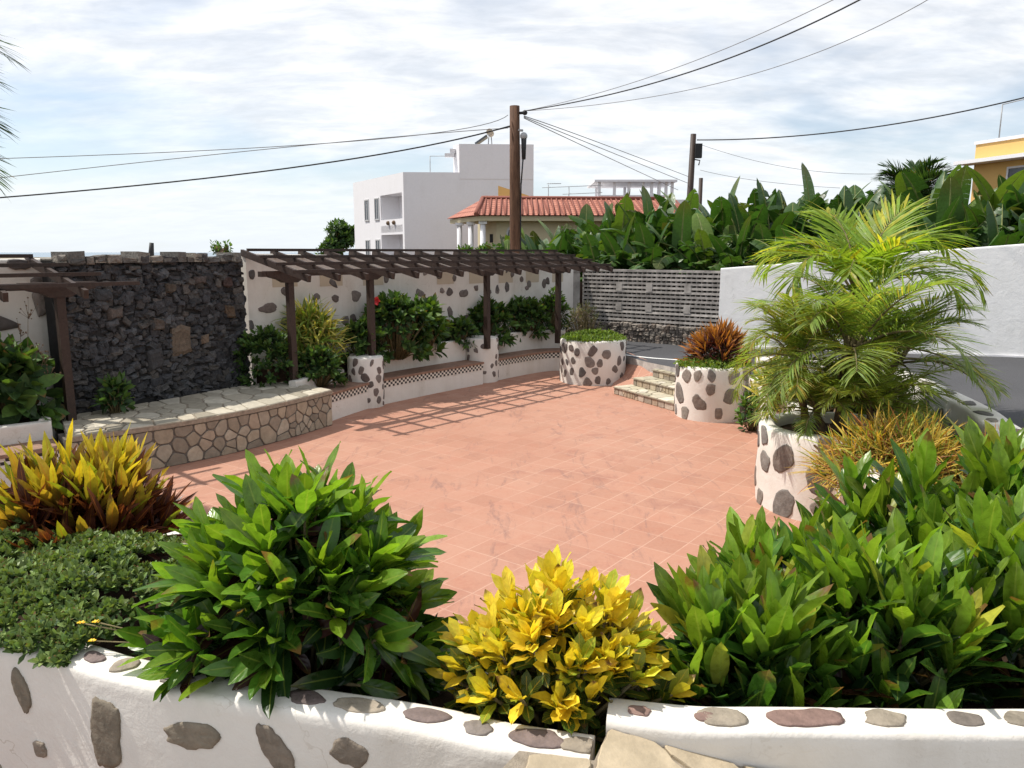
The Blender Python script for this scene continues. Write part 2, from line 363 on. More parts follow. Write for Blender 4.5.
def inlay(mb, mapf, cu, cv, ru, rv, rot, rnd, mi=1, h=.012, pal=STONE, n=None):
    n = n or rnd.choice((5, 6, 6, 7, 8))
    t = rnd.choice(pal); k = rnd.uniform(.8, 1.25); t = tuple(x * k for x in t)
    sq = rnd.uniform(2.2, 3.6); pts = []
    for i in range(n):
        a = 6.2832 * (i + rnd.uniform(-.3, .3)) / n; c, s_ = math.cos(a), math.sin(a)
        r = (abs(c) ** sq + abs(s_) ** sq) ** (-1 / sq) * rnd.uniform(.80, 1.08)
        x, y = c * r * ru, s_ * r * rv
        pts.append((cu + x * math.cos(rot) - y * math.sin(rot), cv + x * math.sin(rot) + y * math.cos(rot)))
    o = []
    for i in range(n):                                   # chip the corners and roughen the edges
        a, c, e = pts[i - 1], pts[i], pts[(i + 1) % n]; k2 = rnd.uniform(.10, .26)
        o.append((c[0] + (a[0] - c[0]) * k2, c[1] + (a[1] - c[1]) * k2)); k2 = rnd.uniform(.10, .26)
        o.append((c[0] + (e[0] - c[0]) * k2, c[1] + (e[1] - c[1]) * k2))
        o.append(((c[0] + e[0]) / 2 + rnd.uniform(-.06, .06) * ru, (c[1] + e[1]) / 2 + rnd.uniform(-.06, .06) * rv))
    raise_poly(mb, mapf, o, (cu, cv), h, mi, t, rnd)
def raise_poly(mb, mapf, pts, c, h, mi, tint, rnd, inset=.86, flat=False):
    n = len(pts); cu, cv = c
    r0 = [mb.vert(mapf(x, y, -.012), tint) for x, y in pts]
    r1 = [mb.vert(mapf(x, y, h * .55), tint) for x, y in pts]
    r2 = [mb.vert(mapf(cu + (x - cu) * inset, cv + (y - cv) * inset, h * (1 if flat else rnd.uniform(.85, 1.1))), tint) for x, y in pts]
    r3 = [mb.vert(mapf(cu + (x - cu) * .45, cv + (y - cv) * .45, h * (1 if flat else rnd.uniform(.8, 1.25))), tint) for x, y in pts]
    cc = mb.vert(mapf(cu, cv, h), tint)
    for i in range(n):
        j = (i + 1) % n
        mb.face((r0[i], r0[j], r1[j], r1[i]), mi); mb.face((r1[i], r1[j], r2[j], r2[i]), mi, not flat)
        mb.face((r2[i], r2[j], r3[j], r3[i]), mi, not flat); mb.face((r3[i], r3[j], cc), mi, not flat)
def cells(w, h, n, rnd, gap=.012, relax=2):
    P = [(rnd.uniform(0, w), rnd.uniform(0, h)) for _ in range(n)]
    def cell(i):
        poly = [(0, 0), (w, 0), (w, h), (0, h)]; px, py = P[i]
        for j, (qx, qy) in enumerate(P):
            if j == i: continue
            mx, my, dx, dy = (px + qx) / 2, (py + qy) / 2, qx - px, qy - py; o = []
            for k in range(len(poly)):
                a, b = poly[k], poly[(k + 1) % len(poly)]
                da = (a[0] - mx) * dx + (a[1] - my) * dy; db = (b[0] - mx) * dx + (b[1] - my) * dy
                if da <= 0: o.append(a)
                if da * db < 0: t = da / (da - db); o.append((a[0] + (b[0] - a[0]) * t, a[1] + (b[1] - a[1]) * t))
            poly = o
            if not poly: break
        return poly
    for _ in range(relax):
        Q = []
        for i in range(n):
            c = cell(i)
            Q.append((sum(a[0] for a in c) / len(c), sum(a[1] for a in c) / len(c)) if c else P[i])
        P = [((a[0] + b[0]) / 2, (a[1] + b[1]) / 2) for a, b in zip(P, Q)]
    res = []
    for i in range(n):
        c = cell(i)
        if len(c) < 3: continue
        cx, cy = sum(a[0] for a in c) / len(c), sum(a[1] for a in c) / len(c)
        # shrink by the joint width, round the corners by cutting them
        sh = [];
        for x, y in c:
            d = math.hypot(x - cx, y - cy); f = max(.3, 1 - gap * 1.25 / max(d, 1e-6)); sh.append((cx + (x - cx) * f, cy + (y - cy) * f))
        rd = []
        for k in range(len(sh)):
            a, b, d = sh[k - 1], sh[k], sh[(k + 1) % len(sh)]
            for q in (a, d):
                l = math.hypot(q[0] - b[0], q[1] - b[1]); f = min(.2, .016 / max(l, 1e-6))
                rd.append((b[0] + (q[0] - b[0]) * f, b[1] + (q[1] - b[1]) * f))
        res.append((rd, (cx, cy)))
    return res
TAN = [(.40, .33, .235), (.34, .28, .20), (.46, .39, .29), (.30, .255, .20), (.38, .30, .22), (.43, .37, .30)]
def crazy(mb, mapf, w, h, n, seed, mi, gap=.012, hh=.012, pal=TAN):
    rnd = random.Random(seed)
    for pts, c in cells(w, h, n, rnd, gap):
        t = rnd.choice(pal); k = rnd.uniform(.85, 1.15)
        raise_poly(mb, mapf, pts, c, hh, mi, tuple(x * k for x in t), rnd, .95, True)
def scatter_uv(w, h, n, rnd, sizes, margin=.0, tries=4000):
    got = []
    for _ in range(tries):
        if len(got) >= n: break
        r = rnd.uniform(*sizes); u = rnd.uniform(margin, w - margin); v = rnd.uniform(r * .6, h - r * .7)
        if all(math.hypot(u - a, v - b) > (r + c) * .92 for a, b, c in got): got.append((u, v, r))
    return got

# ------------------------------------------------------------------ SETTING
UP3 = Vector((0, 0, 1))
def road_z(x, y): return .5 + .04 * max(0, (x - 4.26) * .8 - (y - 17.35) * .6)
b = MB(); b.prism([(-400, -60), (500, -60), (500, 400), (-400, 400)], -.6, -.06); struct(b.build('ground', 'ground'))
b = MB(); b.prism([(-4000, -900), (4000, -900), (4000, 6500), (-4000, 6500)], -6, -1.2); struct(b.build('sea', 'seaw'))
b = MB(); b.prism([(-9, 1.9), (4.6, 1.9), (4.3, 8), (4.1, 12.3), (2.75, 14.9), (1.5, 19.2), (-1, 19), (-9, 9)], -.055, 0); struct(b.build('patio', 'patio'))
b = MB(); b.prism([(-12, -8), (12, -8), (12, 1.72), (-12, 1.72)], -.05, .6); struct(b.build('terrace', 'concrete'))
# raised street, as strips so that it can climb to the right
edge0 = [(1.25, 19.3), (1.3, 17.9), (2.2, 16.3), (2.62, 14.62), (3.02, 13.5), (3.9, 12.0), (4.45, 10.5), (4.75, 8.2), (4.6, 6.5), (5.2, 3), (7, -2)]
edge = [tuple(p) for p in [Vector(a).lerp(Vector(c), f / 8) for a, c in zip(edge0, edge0[1:]) for f in range(8)]] + [edge0[-1]]
b = MB(); pr = []
for x, y in edge:
    row = []
    for k in range(61):
        q = (x + .8 * k * .44 + .25 * k * k * .008, y + .35 * k * .44); row.append(b.vert((q[0], q[1], road_z(*q))))
    pr.append((b.vert((x, y, -.05)), row))
for i in range(len(pr) - 1):
    b.face((pr[i + 1][0], pr[i][0], pr[i][1][0], pr[i + 1][1][0]), 1)
    for k in range(60): b.face((pr[i][1][k], pr[i + 1][1][k], pr[i + 1][1][k + 1], pr[i][1][k + 1]), 0)
struct(b.build('road', ['asphalt', 'concrete']))
def rline(a, c, w, name, mat, dz=.006):
    b = MB(); a, c = Vector(a), Vector(c); d = (c - a).normalized(); n = Vector((d.y, -d.x)) * w / 2; N = 24; prev = None
    for i in range(N + 1):
        p = a.lerp(c, i / N); q = [b.vert((p.x + s * n.x, p.y + s * n.y, road_z(p.x + s * n.x, p.y + s * n.y) + dz)) for s in (-1, 1)]
        if prev: b.face((prev[0], prev[1], q[1], q[0]))
        prev = q
    return struct(b.build(name, mat))
rline((1.9, 16.25), (5.6, 12.3), .10, 'road_edge_line', 'line')
b = MB(); q = [b.vert(p) for p in [(2.28, 14.9, .15), (1.88, 14.05, .004), (2.3, 14.02, .05), (2.75, 14.15, .28), (2.8, 14.62, .504), (2.65, 15.0, .507), (2.45, 16.2, .507), (2.25, 15.6, .2), (1.95, 14.9, .004)]]
for k in range(1, 9): b.face((q[0], q[k], q[k % 8 + 1]))
struct(b.build('ramp', 'patio'))
# street-side ground behind the walls
b = MB(); b.prism([(2.0, 19.6), (5.0, 17.35), (9.5, 14.0), (16, 9), (60, 8), (60, 60), (-30, 60), (-30, 24)], -.05, .45); struct(b.build('plantation_ground', 'soil'))

# ------------------------------------------------------------------ walls
# white rear wall under the long pergola, dips towards the street end
W2, W3 = Vector((-4.2, 12.3)), Vector((1.5, 19.0))
pw = Path([W2, W3], 1); wz = lambda u: 2.58 - .16 * u
t = thing('garden_wall', 'long white wall inset with brown stones behind the long brown pergola', 'wall', (W2.x, W2.y, 0))
b = MB()
pw2 = Path([W2.lerp(W3, i / 24) for i in range(25)], 1)
sweep(b, pw2, wall_prof(-.25, 0, 0, wz, .03), 0, .012)
rnd = random.Random(4)
mp = lambda u, v, n: (*pw2.pos(u, n), v)
for (px, py, ru, rv, ro) in [(252, 275, .09, .14, 0), (334, 284, .17, .09, -.6), (356, 296, .2, .2, 0), (316, 297, .12, .12, .3), (386, 279, .09, .12, 0), (397, 298, .13, .12, 0), (420, 293, .24, .11, -.4), (442, 291, .11, .11, 0), (450, 312, .10, .2, .2), (454, 278, .09, .12, 0), (465, 293, .13, .13, .5), (476, 288, .1, .12, 0), (467, 320, .2, .18, 0), (497, 289, .08, .15, 0), (507, 287, .12, .19, .3), (529, 284, .11, .15, 0), (544, 283, .13, .19, 0), (521, 299, .07, .12, 0), (385, 315, .12, .16, .2), (268, 308, .28, .15, .1), (250, 325, .12, .14, 0), (345, 320, .12, .14, 0), (300, 330, .12, .14, 0), (410, 330, .14, .1, 0), (437, 338, .12, .14, 0), (497, 315, .12, .1, 0)]:
    # where the sight line meets the wall plane
    n = Vector((pw2.n[0].x, pw2.n[0].y, 0)); d = at(px, py, y=10) - Vector((0, 0, CAM_Z)); o = Vector((W2.x, W2.y, 0)) - Vector((0, 0, CAM_Z))
    p = Vector((0, 0, CAM_Z)) + d * (o.dot(n) / d.dot(n)); u = (Vector((p.x, p.y)) - W2).length
    inlay(b, mp, u, p.z, ru * .72, rv * .62, ro, rnd, 1, .014, PINK)
for u, v, rr in scatter_uv(pw2.len - .4, 1.5, 46, random.Random(12), (.06, .10)): inlay(b, mp, u + .2, v + .78, rr, rr * rnd.uniform(.7, 1.1), rnd.uniform(-.6, .6), rnd, 1, .014, PINK)
for k in range(9):                                        # beige recessed panels under the coping
    u = .45 + k * .93; zt = wz(u / pw2.len) - .28
    c = [(*pw2.pos(q, .004), z) for q, z in ((u, zt - .26), (u + .48, zt - .26), (u + .48, zt), (u, zt))]
    i = [b.vert(p) for p in c]; b.face(i, 2)
b.build('wall_body', ['white', 'stone', 'beige'], t)
# left white wall behind the near end of the short pergola
LW = [(-9.2, 7.0), (-7.6, 8.7), (-5.92, 10.08)]
pl = Path(LW, 6)
t = thing('garden_wall', 'white wall with rounded brown stones behind the short pergola at far left', 'wall', (-6.05, 10.05, 0))
b = MB(); sweep(b, pl, wall_prof(-.3, 0, 0, 2.52, .04), 0, .02); mp = lambda u, v, n: (*pl.pos(u, n), v)
rnd = random.Random(8)
for (du, v, ru, rv) in [(.02, 2.2, .2, .12), (.62, 1.72, .36, .12), (.30, 2.45, .16, .08), (.1, 1.95, .08, .2), (.95, 1.35, .16, .12), (1.3, 2.2, .2, .14), (1.5, 1.5, .2, .2), (.25, 1.25, .12, .12), (2.0, 1.9, .2, .2)]:
    inlay(b, mp, pl.len - du - .1, v, ru, rv, rnd.uniform(-.2, .2), rnd, 1, .04, PINK)
b.build('wall_body', ['white', 'stone'], t)
# dark dry-stone wall
t = thing('dry_stone_wall', 'dark grey dry stone wall of stacked lava rubble with pale coping', 'wall', (-4.9, 10.8, 0))
dw = Path([(-5.66, 9.66), (-5.0, 10.7), (-4.18, 12.12)], 8)
rnd = random.Random(11); b = MB()
sweep(b, dw, [(-.35, 0), (-.35, 2.5), (-.06, 2.5), (0.0, 0)], 1)
z = 0.0; LAVA = [(.050, .051, .056), (.062, .062, .066), (.075, .073, .073), (.052, .050, .050), (.084, .078, .073), (.066, .067, .071), (.082, .085, .09), (.042, .042, .045)]
def rubble(b, path, u0, u1, z0, z1, dep, pal, lean=0., rot=0.):
    t = rnd.choice(pal); k = rnd.uniform(.7, 1.35); t = tuple(x * k for x in t); uc, zc_ = (u0 + u1) / 2, (z0 + z1) / 2
    j = lambda s: rnd.uniform(-s, s); hu, hz = (u1 - u0) / 2, (z1 - z0) / 2
    base = [(-1, -1), (0, -1.05), (1, -1), (1.05, 0), (1, 1), (0, 1.05), (-1, 1), (-1.05, 0)]
    base = [(a * hu * rnd.uniform(.72, 1.06), c * hz * rnd.uniform(.66, 1.1)) for a, c in base]
    base = [(x * math.cos(rot) - y * math.sin(rot), x * math.sin(rot) + y * math.cos(rot)) for x, y in base]
    lay = []
    for off, sc_ in ((-.1, 1), (dep * .6, 1), (dep, .72)):
        lay.append([b.vert((*path.pos(uc + x * sc_, off - lean * (zc_ + y) + j(.008)), zc_ + y * sc_), t) for x, y in base])
    c = b.vert((*path.pos(uc + j(hu * .3), dep + j(.02) - lean * zc_), zc_ + j(hz * .3)), t)
    for i in range(8):
        k2 = (i + 1) % 8
        for A, B in ((lay[0], lay[1]), (lay[1], lay[2])): b.face((A[i], A[k2], B[k2], B[i]), 0)
        b.face((lay[2][i], lay[2][k2], c), 0)
while z < 2.44:
    h = rnd.uniform(.045, .085); u = rnd.uniform(-.2, 0)
    while u < dw.len:
        w = rnd.uniform(.06, .20)
        hh = h * rnd.choice((.8, 1, 1, 1.3, 1.9)); dz = rnd.uniform(-.03, .03); rubble(b, dw, max(u, -.02), min(u + w, dw.len + .02), z + dz, z + dz + hh, rnd.uniform(.0, .06), LAVA, .02, rnd.uniform(-.35, .35)); u += w + rnd.uniform(-.02, .025)
    z += h * .97
for _ in range(260):
    u, zz = rnd.uniform(.05, dw.len - .1), rnd.uniform(.3, 2.4); w, h = rnd.uniform(.07, .19), rnd.uniform(.05, .12); rubble(b, dw, u - w / 2, u + w / 2, zz - h / 2, zz + h / 2, rnd.uniform(.04, .07), LAVA, .02, rnd.uniform(-.8, .8))
for (u, zz, w, h, tt) in [(1.66, 1.35, .34, .42, (.13, .10, .075)), (2.05, 1.32, .16, .14, (.15, .11, .08)), (1.32, 1.6, .2, .2, (.10, .082, .07)), (1.55, 2.1, .18, .14, (.12, .095, .075)), (2.05, 2.2, .26, .13, (.105, .085, .078)), (2.55, 1.7, .2, .2, (.14, .10, .07)), (.7, 1.8, .24, .16, (.085, .07, .062)), (1.2, 1.1, .26, .3, (.07, .068, .07)), (2.55, 2.15, .16, .16, (.10, .07, .065)), (.55, 2.05, .26, .18, (.06, .062, .066))]:
    rubble(b, dw, u - w / 2, u + w / 2, zz - h / 2, zz + h / 2, .085, [tt], .02)
u = 0
while u < dw.len - .1:                                   # coping of flat lighter stones
    w = rnd.uniform(.09, .24); rubble(b, dw, u, min(u + w, dw.len), 2.45 + rnd.uniform(-.02, .03), 2.53 + rnd.uniform(-.03, .06), .05, [(.13, .12, .11), (.10, .095, .09), (.17, .15, .13), (.075, .07, .07)])
    tt = rnd.choice([(.20, .185, .165), (.14, .13, .12), (.28, .25, .21), (.10, .095, .09)]); a = dw.pos(u, .05); c = dw.pos(min(u + w, dw.len), .03); a2 = dw.pos(u, -.36); c2 = dw.pos(min(u + w, dw.len), -.36)
    z1 = 2.52 + rnd.uniform(-.04, .09); b.hexa([(a.x, a.y, 2.46), (c.x, c.y, 2.46), (c2.x, c2.y, 2.46), (a2.x, a2.y, 2.46), (a.x, a.y, z1), (c.x, c.y, z1 - rnd.uniform(-.03, .05)), (c2.x, c2.y, z1), (a2.x, a2.y, z1)], 0, tt); u += w + .01
b.build('wall_body', ['lava', 'black'], t)
# pierced concrete block wall along the street
BW0, BW1 = Vector((1.75, 19.2)), Vector((4.56, 17.02)); pb = Path([BW0.lerp(BW1, i / 6) for i in range(7)], 1)
t = thing('block_wall', 'weathered grey wall of pierced concrete blocks on a rubble base across the street', 'wall', (3.2, 18.1, .5))
b = MB(); rnd = random.Random(3)
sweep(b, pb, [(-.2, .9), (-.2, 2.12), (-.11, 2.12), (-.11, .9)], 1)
rows = 13; hh = (2.16 - .9) / rows
for r in range(rows + 1):
    zz = .9 + r * hh; sweep(b, pb, [(-.115, zz - .022), (-.115, zz + .03), (rnd.uniform(-.004, .004), zz + .03), (rnd.uniform(-.004, .004), zz - .022)], 0)
solid = set()
for r in range(rows):
    u = rnd.uniform(-.04, .0)
    z0 = .9 + r * hh + .028; z1 = z0 + hh - .048
    while u < pb.len - .02:
        w = .022 if rnd.random() > .05 else .05
        a = pb.pos(u, -.028); c = pb.pos(min(u + w, pb.len), -.028); a2 = pb.pos(u, -.113); c2 = pb.pos(min(u + w, pb.len), -.113)
        b.hexa([(a.x, a.y, z0), (c.x, c.y, z0), (c2.x, c2.y, z0), (a2.x, a2.y, z0), (a.x, a.y, z1), (c.x, c.y, z1), (c2.x, c2.y, z1), (a2.x, a2.y, z1)], 0); u += .125
for uu in (.95, 1.75, 2.72):
    for zz in (1.22, 1.68):
        a = pb.pos(uu, .008); c = pb.pos(uu + .16, .008); a2 = pb.pos(uu, -.1); c2 = pb.pos(uu + .16, -.1); z1 = zz + .19
        b.hexa([(a.x, a.y, zz), (c.x, c.y, zz), (c2.x, c2.y, zz), (a2.x, a2.y, zz), (a.x, a.y, z1), (c.x, c.y, z1), (c2.x, c2.y, z1), (a2.x, a2.y, z1)], 0)
b.build('block_panel', ['concrete', 'black'], t)
b = MB(); sweep(b, pb, [(-.25, .3), (-.25, .9), (0.03, .9), (.05, .3)], 0, tint=(.16, .14, .12))
u = 0
RUB = [(.20, .175, .15), (.26, .23, .20), (.15, .13, .115), (.22, .18, .15)]
for zz in (.48, .57, .66, .75, .83):
    u = rnd.uniform(-.05, 0)
    while u < pb.len - .03: w = rnd.uniform(.06, .17); rubble(b, pb, max(0, u), min(u + w, pb.len), zz, zz + rnd.uniform(.08, .12), rnd.uniform(.06, .12), RUB); u += w
b.build('rubble_base', 'rubble', t)
# plain white street wall climbing to the right
RW0, RW1 = Vector((4.57, 17.02)), Vector((12.2, 11.4)); prw = Path([RW0.lerp(RW1, i / 20) for i in range(21)], 1)
rtop = lambda u: 2.25 + .80 * u + (.0 if u < .2 else .03)
t = thing('street_wall', 'plain bright white wall behind the palm, rising to the right', 'wall', (8, 14.5, .5))
b = MB(); sweep(b, prw, wall_prof(-.22, .02, .3, rtop, .02), 0, .01); b.build('wall_body', 'white_clean', t)
b = MB(); sweep(b, prw, [(.024, .3), (.024, lambda u: .56 + .36 * u), (.05, lambda u: .56 + .36 * u), (.05, .3)], 0); b.build('plinth', 'bwhite', t)
# gate posts between the pergola and the block wall
for i, (px, lab) in enumerate(((574, 'grey concrete gate pillar beside the last pergola post'), (588, 'narrow grey concrete gate pillar at the left end of the block wall'))):
    p = at(px, 300, y=19.3 + .2 * i)
    b = MB(); b.box((p.x - .13, p.y - .13, .4), (p.x + .13, p.y + .13, 2.12)); b.box((p.x - .16, p.y - .16, 2.12), (p.x + .16, p.y + .16, 2.2))
    tag(b.build('gate_pillar', 'concrete'), lab, 'pillar', 'gate pillars')
p = at(581, 290, y=19.6); b = MB(); b.box((p.x - .12, p.y - .02, .5), (p.x + .12, p.y + .02, 1.85)); b.box((p.x - .1, p.y - .035, .9), (p.x + .1, p.y - .02, .96)); b.box((p.x - .1, p.y - .035, 1.6), (p.x + .1, p.y - .02, 1.66))
tag(b.build('gate', 'wood'), 'small dark gate between two grey concrete pillars', 'gate')

# ------------------------------------------------------------------ benches
SF = [(-5.02, 8.45), (-4.12, 9.25), (-3.36, 10.25), (-2.74, 11.46)]
ps = Path(SF, 8)
t = thing('stone_bench', 'long curved built-in bench clad in tan crazy paving below the dark wall', 'bench', (-3.9, 10, 0))
b = MB(); H_ = .54
sweep(b, ps, [(-.5, 0), (-.5, H_ - .05), (0, H_ - .05), (0, 0)], 0)
crazy(b, lambda u, v, n: (*ps.pos(u, n), v), ps.len, H_ - .06, 74, 21, 1, .010, .014, [(.34, .29, .215), (.29, .25, .19), (.39, .335, .255), (.26, .225, .175), (.32, .265, .20), (.36, .32, .25)])
b.build('bench_front', ['grout_dark', 'flag'], t)
b = MB(); pd = Path([(-5.75, 9.55), (-5.0, 10.6), (-4.15, 11.95), (-3.55, 12.2)], 8); N = 20
def smap(u, v, n):                                        # u along, v 0 (front) .. 1 (rear)
    a = ps.pos(u / 4.0 * ps.len, .03); c = pd.pos(u / 4.0 * pd.len, .05); q = a.lerp(c, v); return (q.x, q.y, H_ + n)
rows_ = [[b.vert(smap(4.0 * i / N, k, zz)) for k, zz in ((0, -.055), (0, 0), (1, 0), (1, -.055))] for i in range(N + 1)]
for i in range(N):
    for j in range(4): b.face((rows_[i][j], rows_[i + 1][j], rows_[i + 1][(j + 1) % 4], rows_[i][(j + 1) % 4]), 0)
b.face(rows_[0]); b.face(rows_[-1][::-1])
crazy(b, lambda u, v, n: smap(u, v / 1.1, n), 4.0, 1.1, 70, 5, 1, .012, .014, [(.41, .365, .285), (.36, .325, .255), (.45, .41, .33), (.32, .285, .22)])
b.build('bench_top', ['grout', 'flag'], t)

def tile_bench(name, label, pts, z=.45, depth=.46, back=True, sub=6, strip0=0., group='white benches with chequered tile edges', zb=.86, bend=None):
    pth = Path(pts, sub); t = thing(name, label, 'bench', (pts[0][0], pts[0][1], 0), group)
    b = MB(); sweep(b, pth, [(-depth, 0), (-depth, z - .04), (0, z - .04), (0.0, 0)], 0, .006); b.build('bench_base', 'white', t)
    b = MB(); sweep(b, pth, [(-depth, z - .038), (-depth, z), (.035, z), (.035, z - .038)], 0, .004); b.build('seat', 'terracotta_top', t)
    b = MB(); n = max(4, int(pth.len / .05)); z0, z1 = z - .155, z - .042      # chequered band
    for i in range(n):
        u0, u1 = pth.len * i / n, pth.len * (i + 1) / n
        for r in range(3):
            za, zb_ = z0 + (z1 - z0) * r / 3, z0 + (z1 - z0) * (r + 1) / 3
            q = [(*pth.pos(u0, .009), za), (*pth.pos(u1, .009), za), (*pth.pos(u1, .009), zb_), (*pth.pos(u0, .009), zb_)]
            b.face([b.vert(p) for p in q], (i + r) % 2)
    b.build('tile_band', ['checker_w', 'checker_b'], t)
    if back:
        b = MB(); sweep(b, pth, wall_prof(-depth - .13, -depth, 0, zb, .02), 0, .01); b.build('backrest', 'white', t)
    return pth
B1 = tile_bench('tiled_bench', 'short white bench with chequered tile edge beside the stone bench', [(-2.90, 11.52), (-2.64, 12.2), (-2.42, 12.72)], sub=4, zb=.64)
B2 = tile_bench('tiled_bench', 'longest white bench with chequered tile edge, between the two stone-set pillars', [(-2.36, 12.88), (-1.45, 14.1), (-.58, 15.15)], sub=6)
B3 = tile_bench('tiled_bench', 'far white bench with chequered tile edge, ending near the round planter', [(-.48, 15.35), (.3, 16.35), (.82, 16.86), (1.2, 16.9)], sub=6)
B0 = tile_bench('tiled_bench', 'white bench with chequered tile edge under the short pergola at left', [(-7.2, 6.6), (-6.1, 7.5), (-5.06, 8.42)], sub=5, zb=.66)
def pillar(cx, cy, r, h, seed, label, n=22, sizes=(.05, .085)):
    rnd = random.Random(seed); t = thing('stone_set_pillar', label, 'pillar', (cx, cy, 0), 'round white pillars between the benches'); b = MB(); N = 32
    prof = [(r, 0), (r * 1.01, h * .5), (r, h - .03), (r - .02, h - .005), (r - .05, h), (.001, h + .004)]
    rg = [[b.vert((cx + q * math.cos(6.2832 * k / N), cy + q * math.sin(6.2832 * k / N), z)) for k in range(N)] for q, z in prof]
    for i in range(len(rg) - 1):
        for k in range(N): b.face((rg[i][k], rg[i][(k + 1) % N], rg[i + 1][(k + 1) % N], rg[i + 1][k]), 0, i != 3)
    f = lambda u, v, nn: (cx + (r + nn) * math.cos(u / r), cy + (r + nn) * math.sin(u / r), v)
    for u, v, rr in scatter_uv(6.2832 * r, h, n * 2, rnd, sizes): inlay(b, f, u, v, rr * rnd.uniform(.6, 1.0), rr * rnd.uniform(.8, 1.25), rnd.uniform(-.5, .5), rnd, 1, .008, PINK)
    b.build('pillar_body', ['white', 'stone'], t)
pillar(-2.5, 13.0, .30, .86, 5, 'round white pillar set with brown stones, the nearer one between the benches')
pillar(-.62, 15.6, .34, .90, 9, 'round white pillar set with brown stones, the farther one between the benches')
# raised bed soil behind the benches and its plants' ground
b = MB(); b.prism([(-4.0, 12.25), (-3.5, 12.05), (-3.05, 12.95), (-1.1, 15.6), (.65, 17.5), (1.5, 17.6), (1.5, 18.9), (-4.15, 12.35)], 0, .74); struct(b.build('planting_bed', 'soil'))
b = MB(); b.prism([(-7.4, 7.4), (-5.55, 8.95), (-5.75, 9.6), (-6.1, 9.95), (-8.6, 7.6)], 0, .62); struct(b.build('planting_bed', 'soil'))

# ------------------------------------------------------------------ pergolas
def pergola(label, O, d, nrm, length, rear_z, front_z, off_rear, off_front, nraf, posts, overhang0, overhang1, zdrop):
    """O: start on the rear line; d: along; nrm: towards the patio; heights fall by zdrop to the far end"""
    O, d, nrm = Vector(O), Vector(d).normalized(), Vector(nrm).normalized()
    t = thing('pergola', label, 'pergola', (O.x, O.y, 0))
    def P(s, o, lift=0):
        f = (o - off_rear) / (off_front - off_rear); q = O + d * s + nrm * o
        return Vector((q.x, q.y, rear_z + (front_z - rear_z) * f - zdrop * s / length + lift))
    for i in range(4):                                    # long slats
        o = off_rear + .06 + (off_front - off_rear - .14) * i / 3
        b = MB(); b.bar(P(-overhang0[i], o, .075), P(length + overhang1[i], o, .075), .045, .045); b.build('slat', 'wood', t)
    for k in range(nraf):                                 # rafters
        s = length * (k + .0) / (nraf - 1)
        b = MB(); b.bar(P(s, off_rear - .1, 0), P(s, off_front + .06, 0), .05, .10); b.build('rafter', 'wood', t)
    for (s, o, zb) in posts:
        top = P(s, o, -.07); q = (top.x, top.y)
        b = MB(); b.hexa([Vector((q[0], q[1], 0)) + d.to_3d() * a * .048 + nrm.to_3d() * c * .048 + UP3 * z for z in (zb, top.z - .16) for a, c in ((-1, -1), (1, -1), (1, 1), (-1, 1))]); b.build('post', 'wood', t)
        b = MB(); a0 = P(s, o, -.16)                       # shaped corbel on the post
        prof = [(-.42, .10), (-.42, .04), (-.32, .0), (-.2, -.03), (-.11, -.08), (.11, -.08), (.2, -.03), (.32, 0), (.42, .04), (.42, .10)]
        fr = [];
        for sgn in (-.065, .065): fr.append([b.vert(a0 + nrm.to_3d() * sgn + d.to_3d() * x + UP3 * z) for x, z in prof])
        nn = len(prof)
        for i in range(nn): b.face((fr[0][i], fr[0][(i + 1) % nn], fr[1][(i + 1) % nn], fr[1][i]))
        b.face(fr[0][::-1]); b.face(fr[1]); b.build('corbel', 'wood', t)
    o = posts[0][1]; b = MB(); a = P(min(p[0] for p in posts) - .5, o, -.105); c = P(max(p[0] for p in posts) + .4, o, -.105); b.bar(a, c, .10, .08); b.build('beam', 'wood', t)
    return t
dd = (W3 - W2).normalized(); nn_ = Vector((dd.y, -dd.x))
def on_line(px, off):                                      # distance along the rear line where sight column px crosses offset off
    k = (px - 512) / FPX / math.cos(TH) * .985; q = W2 + nn_ * off
    return (k * q.y - q.x) / (dd.x - k * dd.y)
PO = .90
pergola('long dark brown slatted pergola over the benches, four posts', W2, dd, nn_, 7.95, 2.57, 2.23, 0, 1.62, 16,
        [(on_line(291, PO), PO, .45), (on_line(371, PO), PO, .7), (on_line(487, PO), PO, .7), (on_line(558, PO), PO, .6)], (0, .1, .15, .2), (.1, .12, .12, .12), .0)
ld = Vector((.65, .76)).normalized(); ln = Vector((ld.y, -ld.x))
pergola('short dark brown slatted pergola at left with a single post in view', (-6.43 - ld.x * 4, 10.15 - ld.y * 4), ld, ln, 4.0, 2.49, 2.14, .42, 2.05, 6, [(4.0, 1.29, .45), (1.4, 1.29, .45)], (0, 0, 0, 0), (.02, .25, .42, .66), 0)

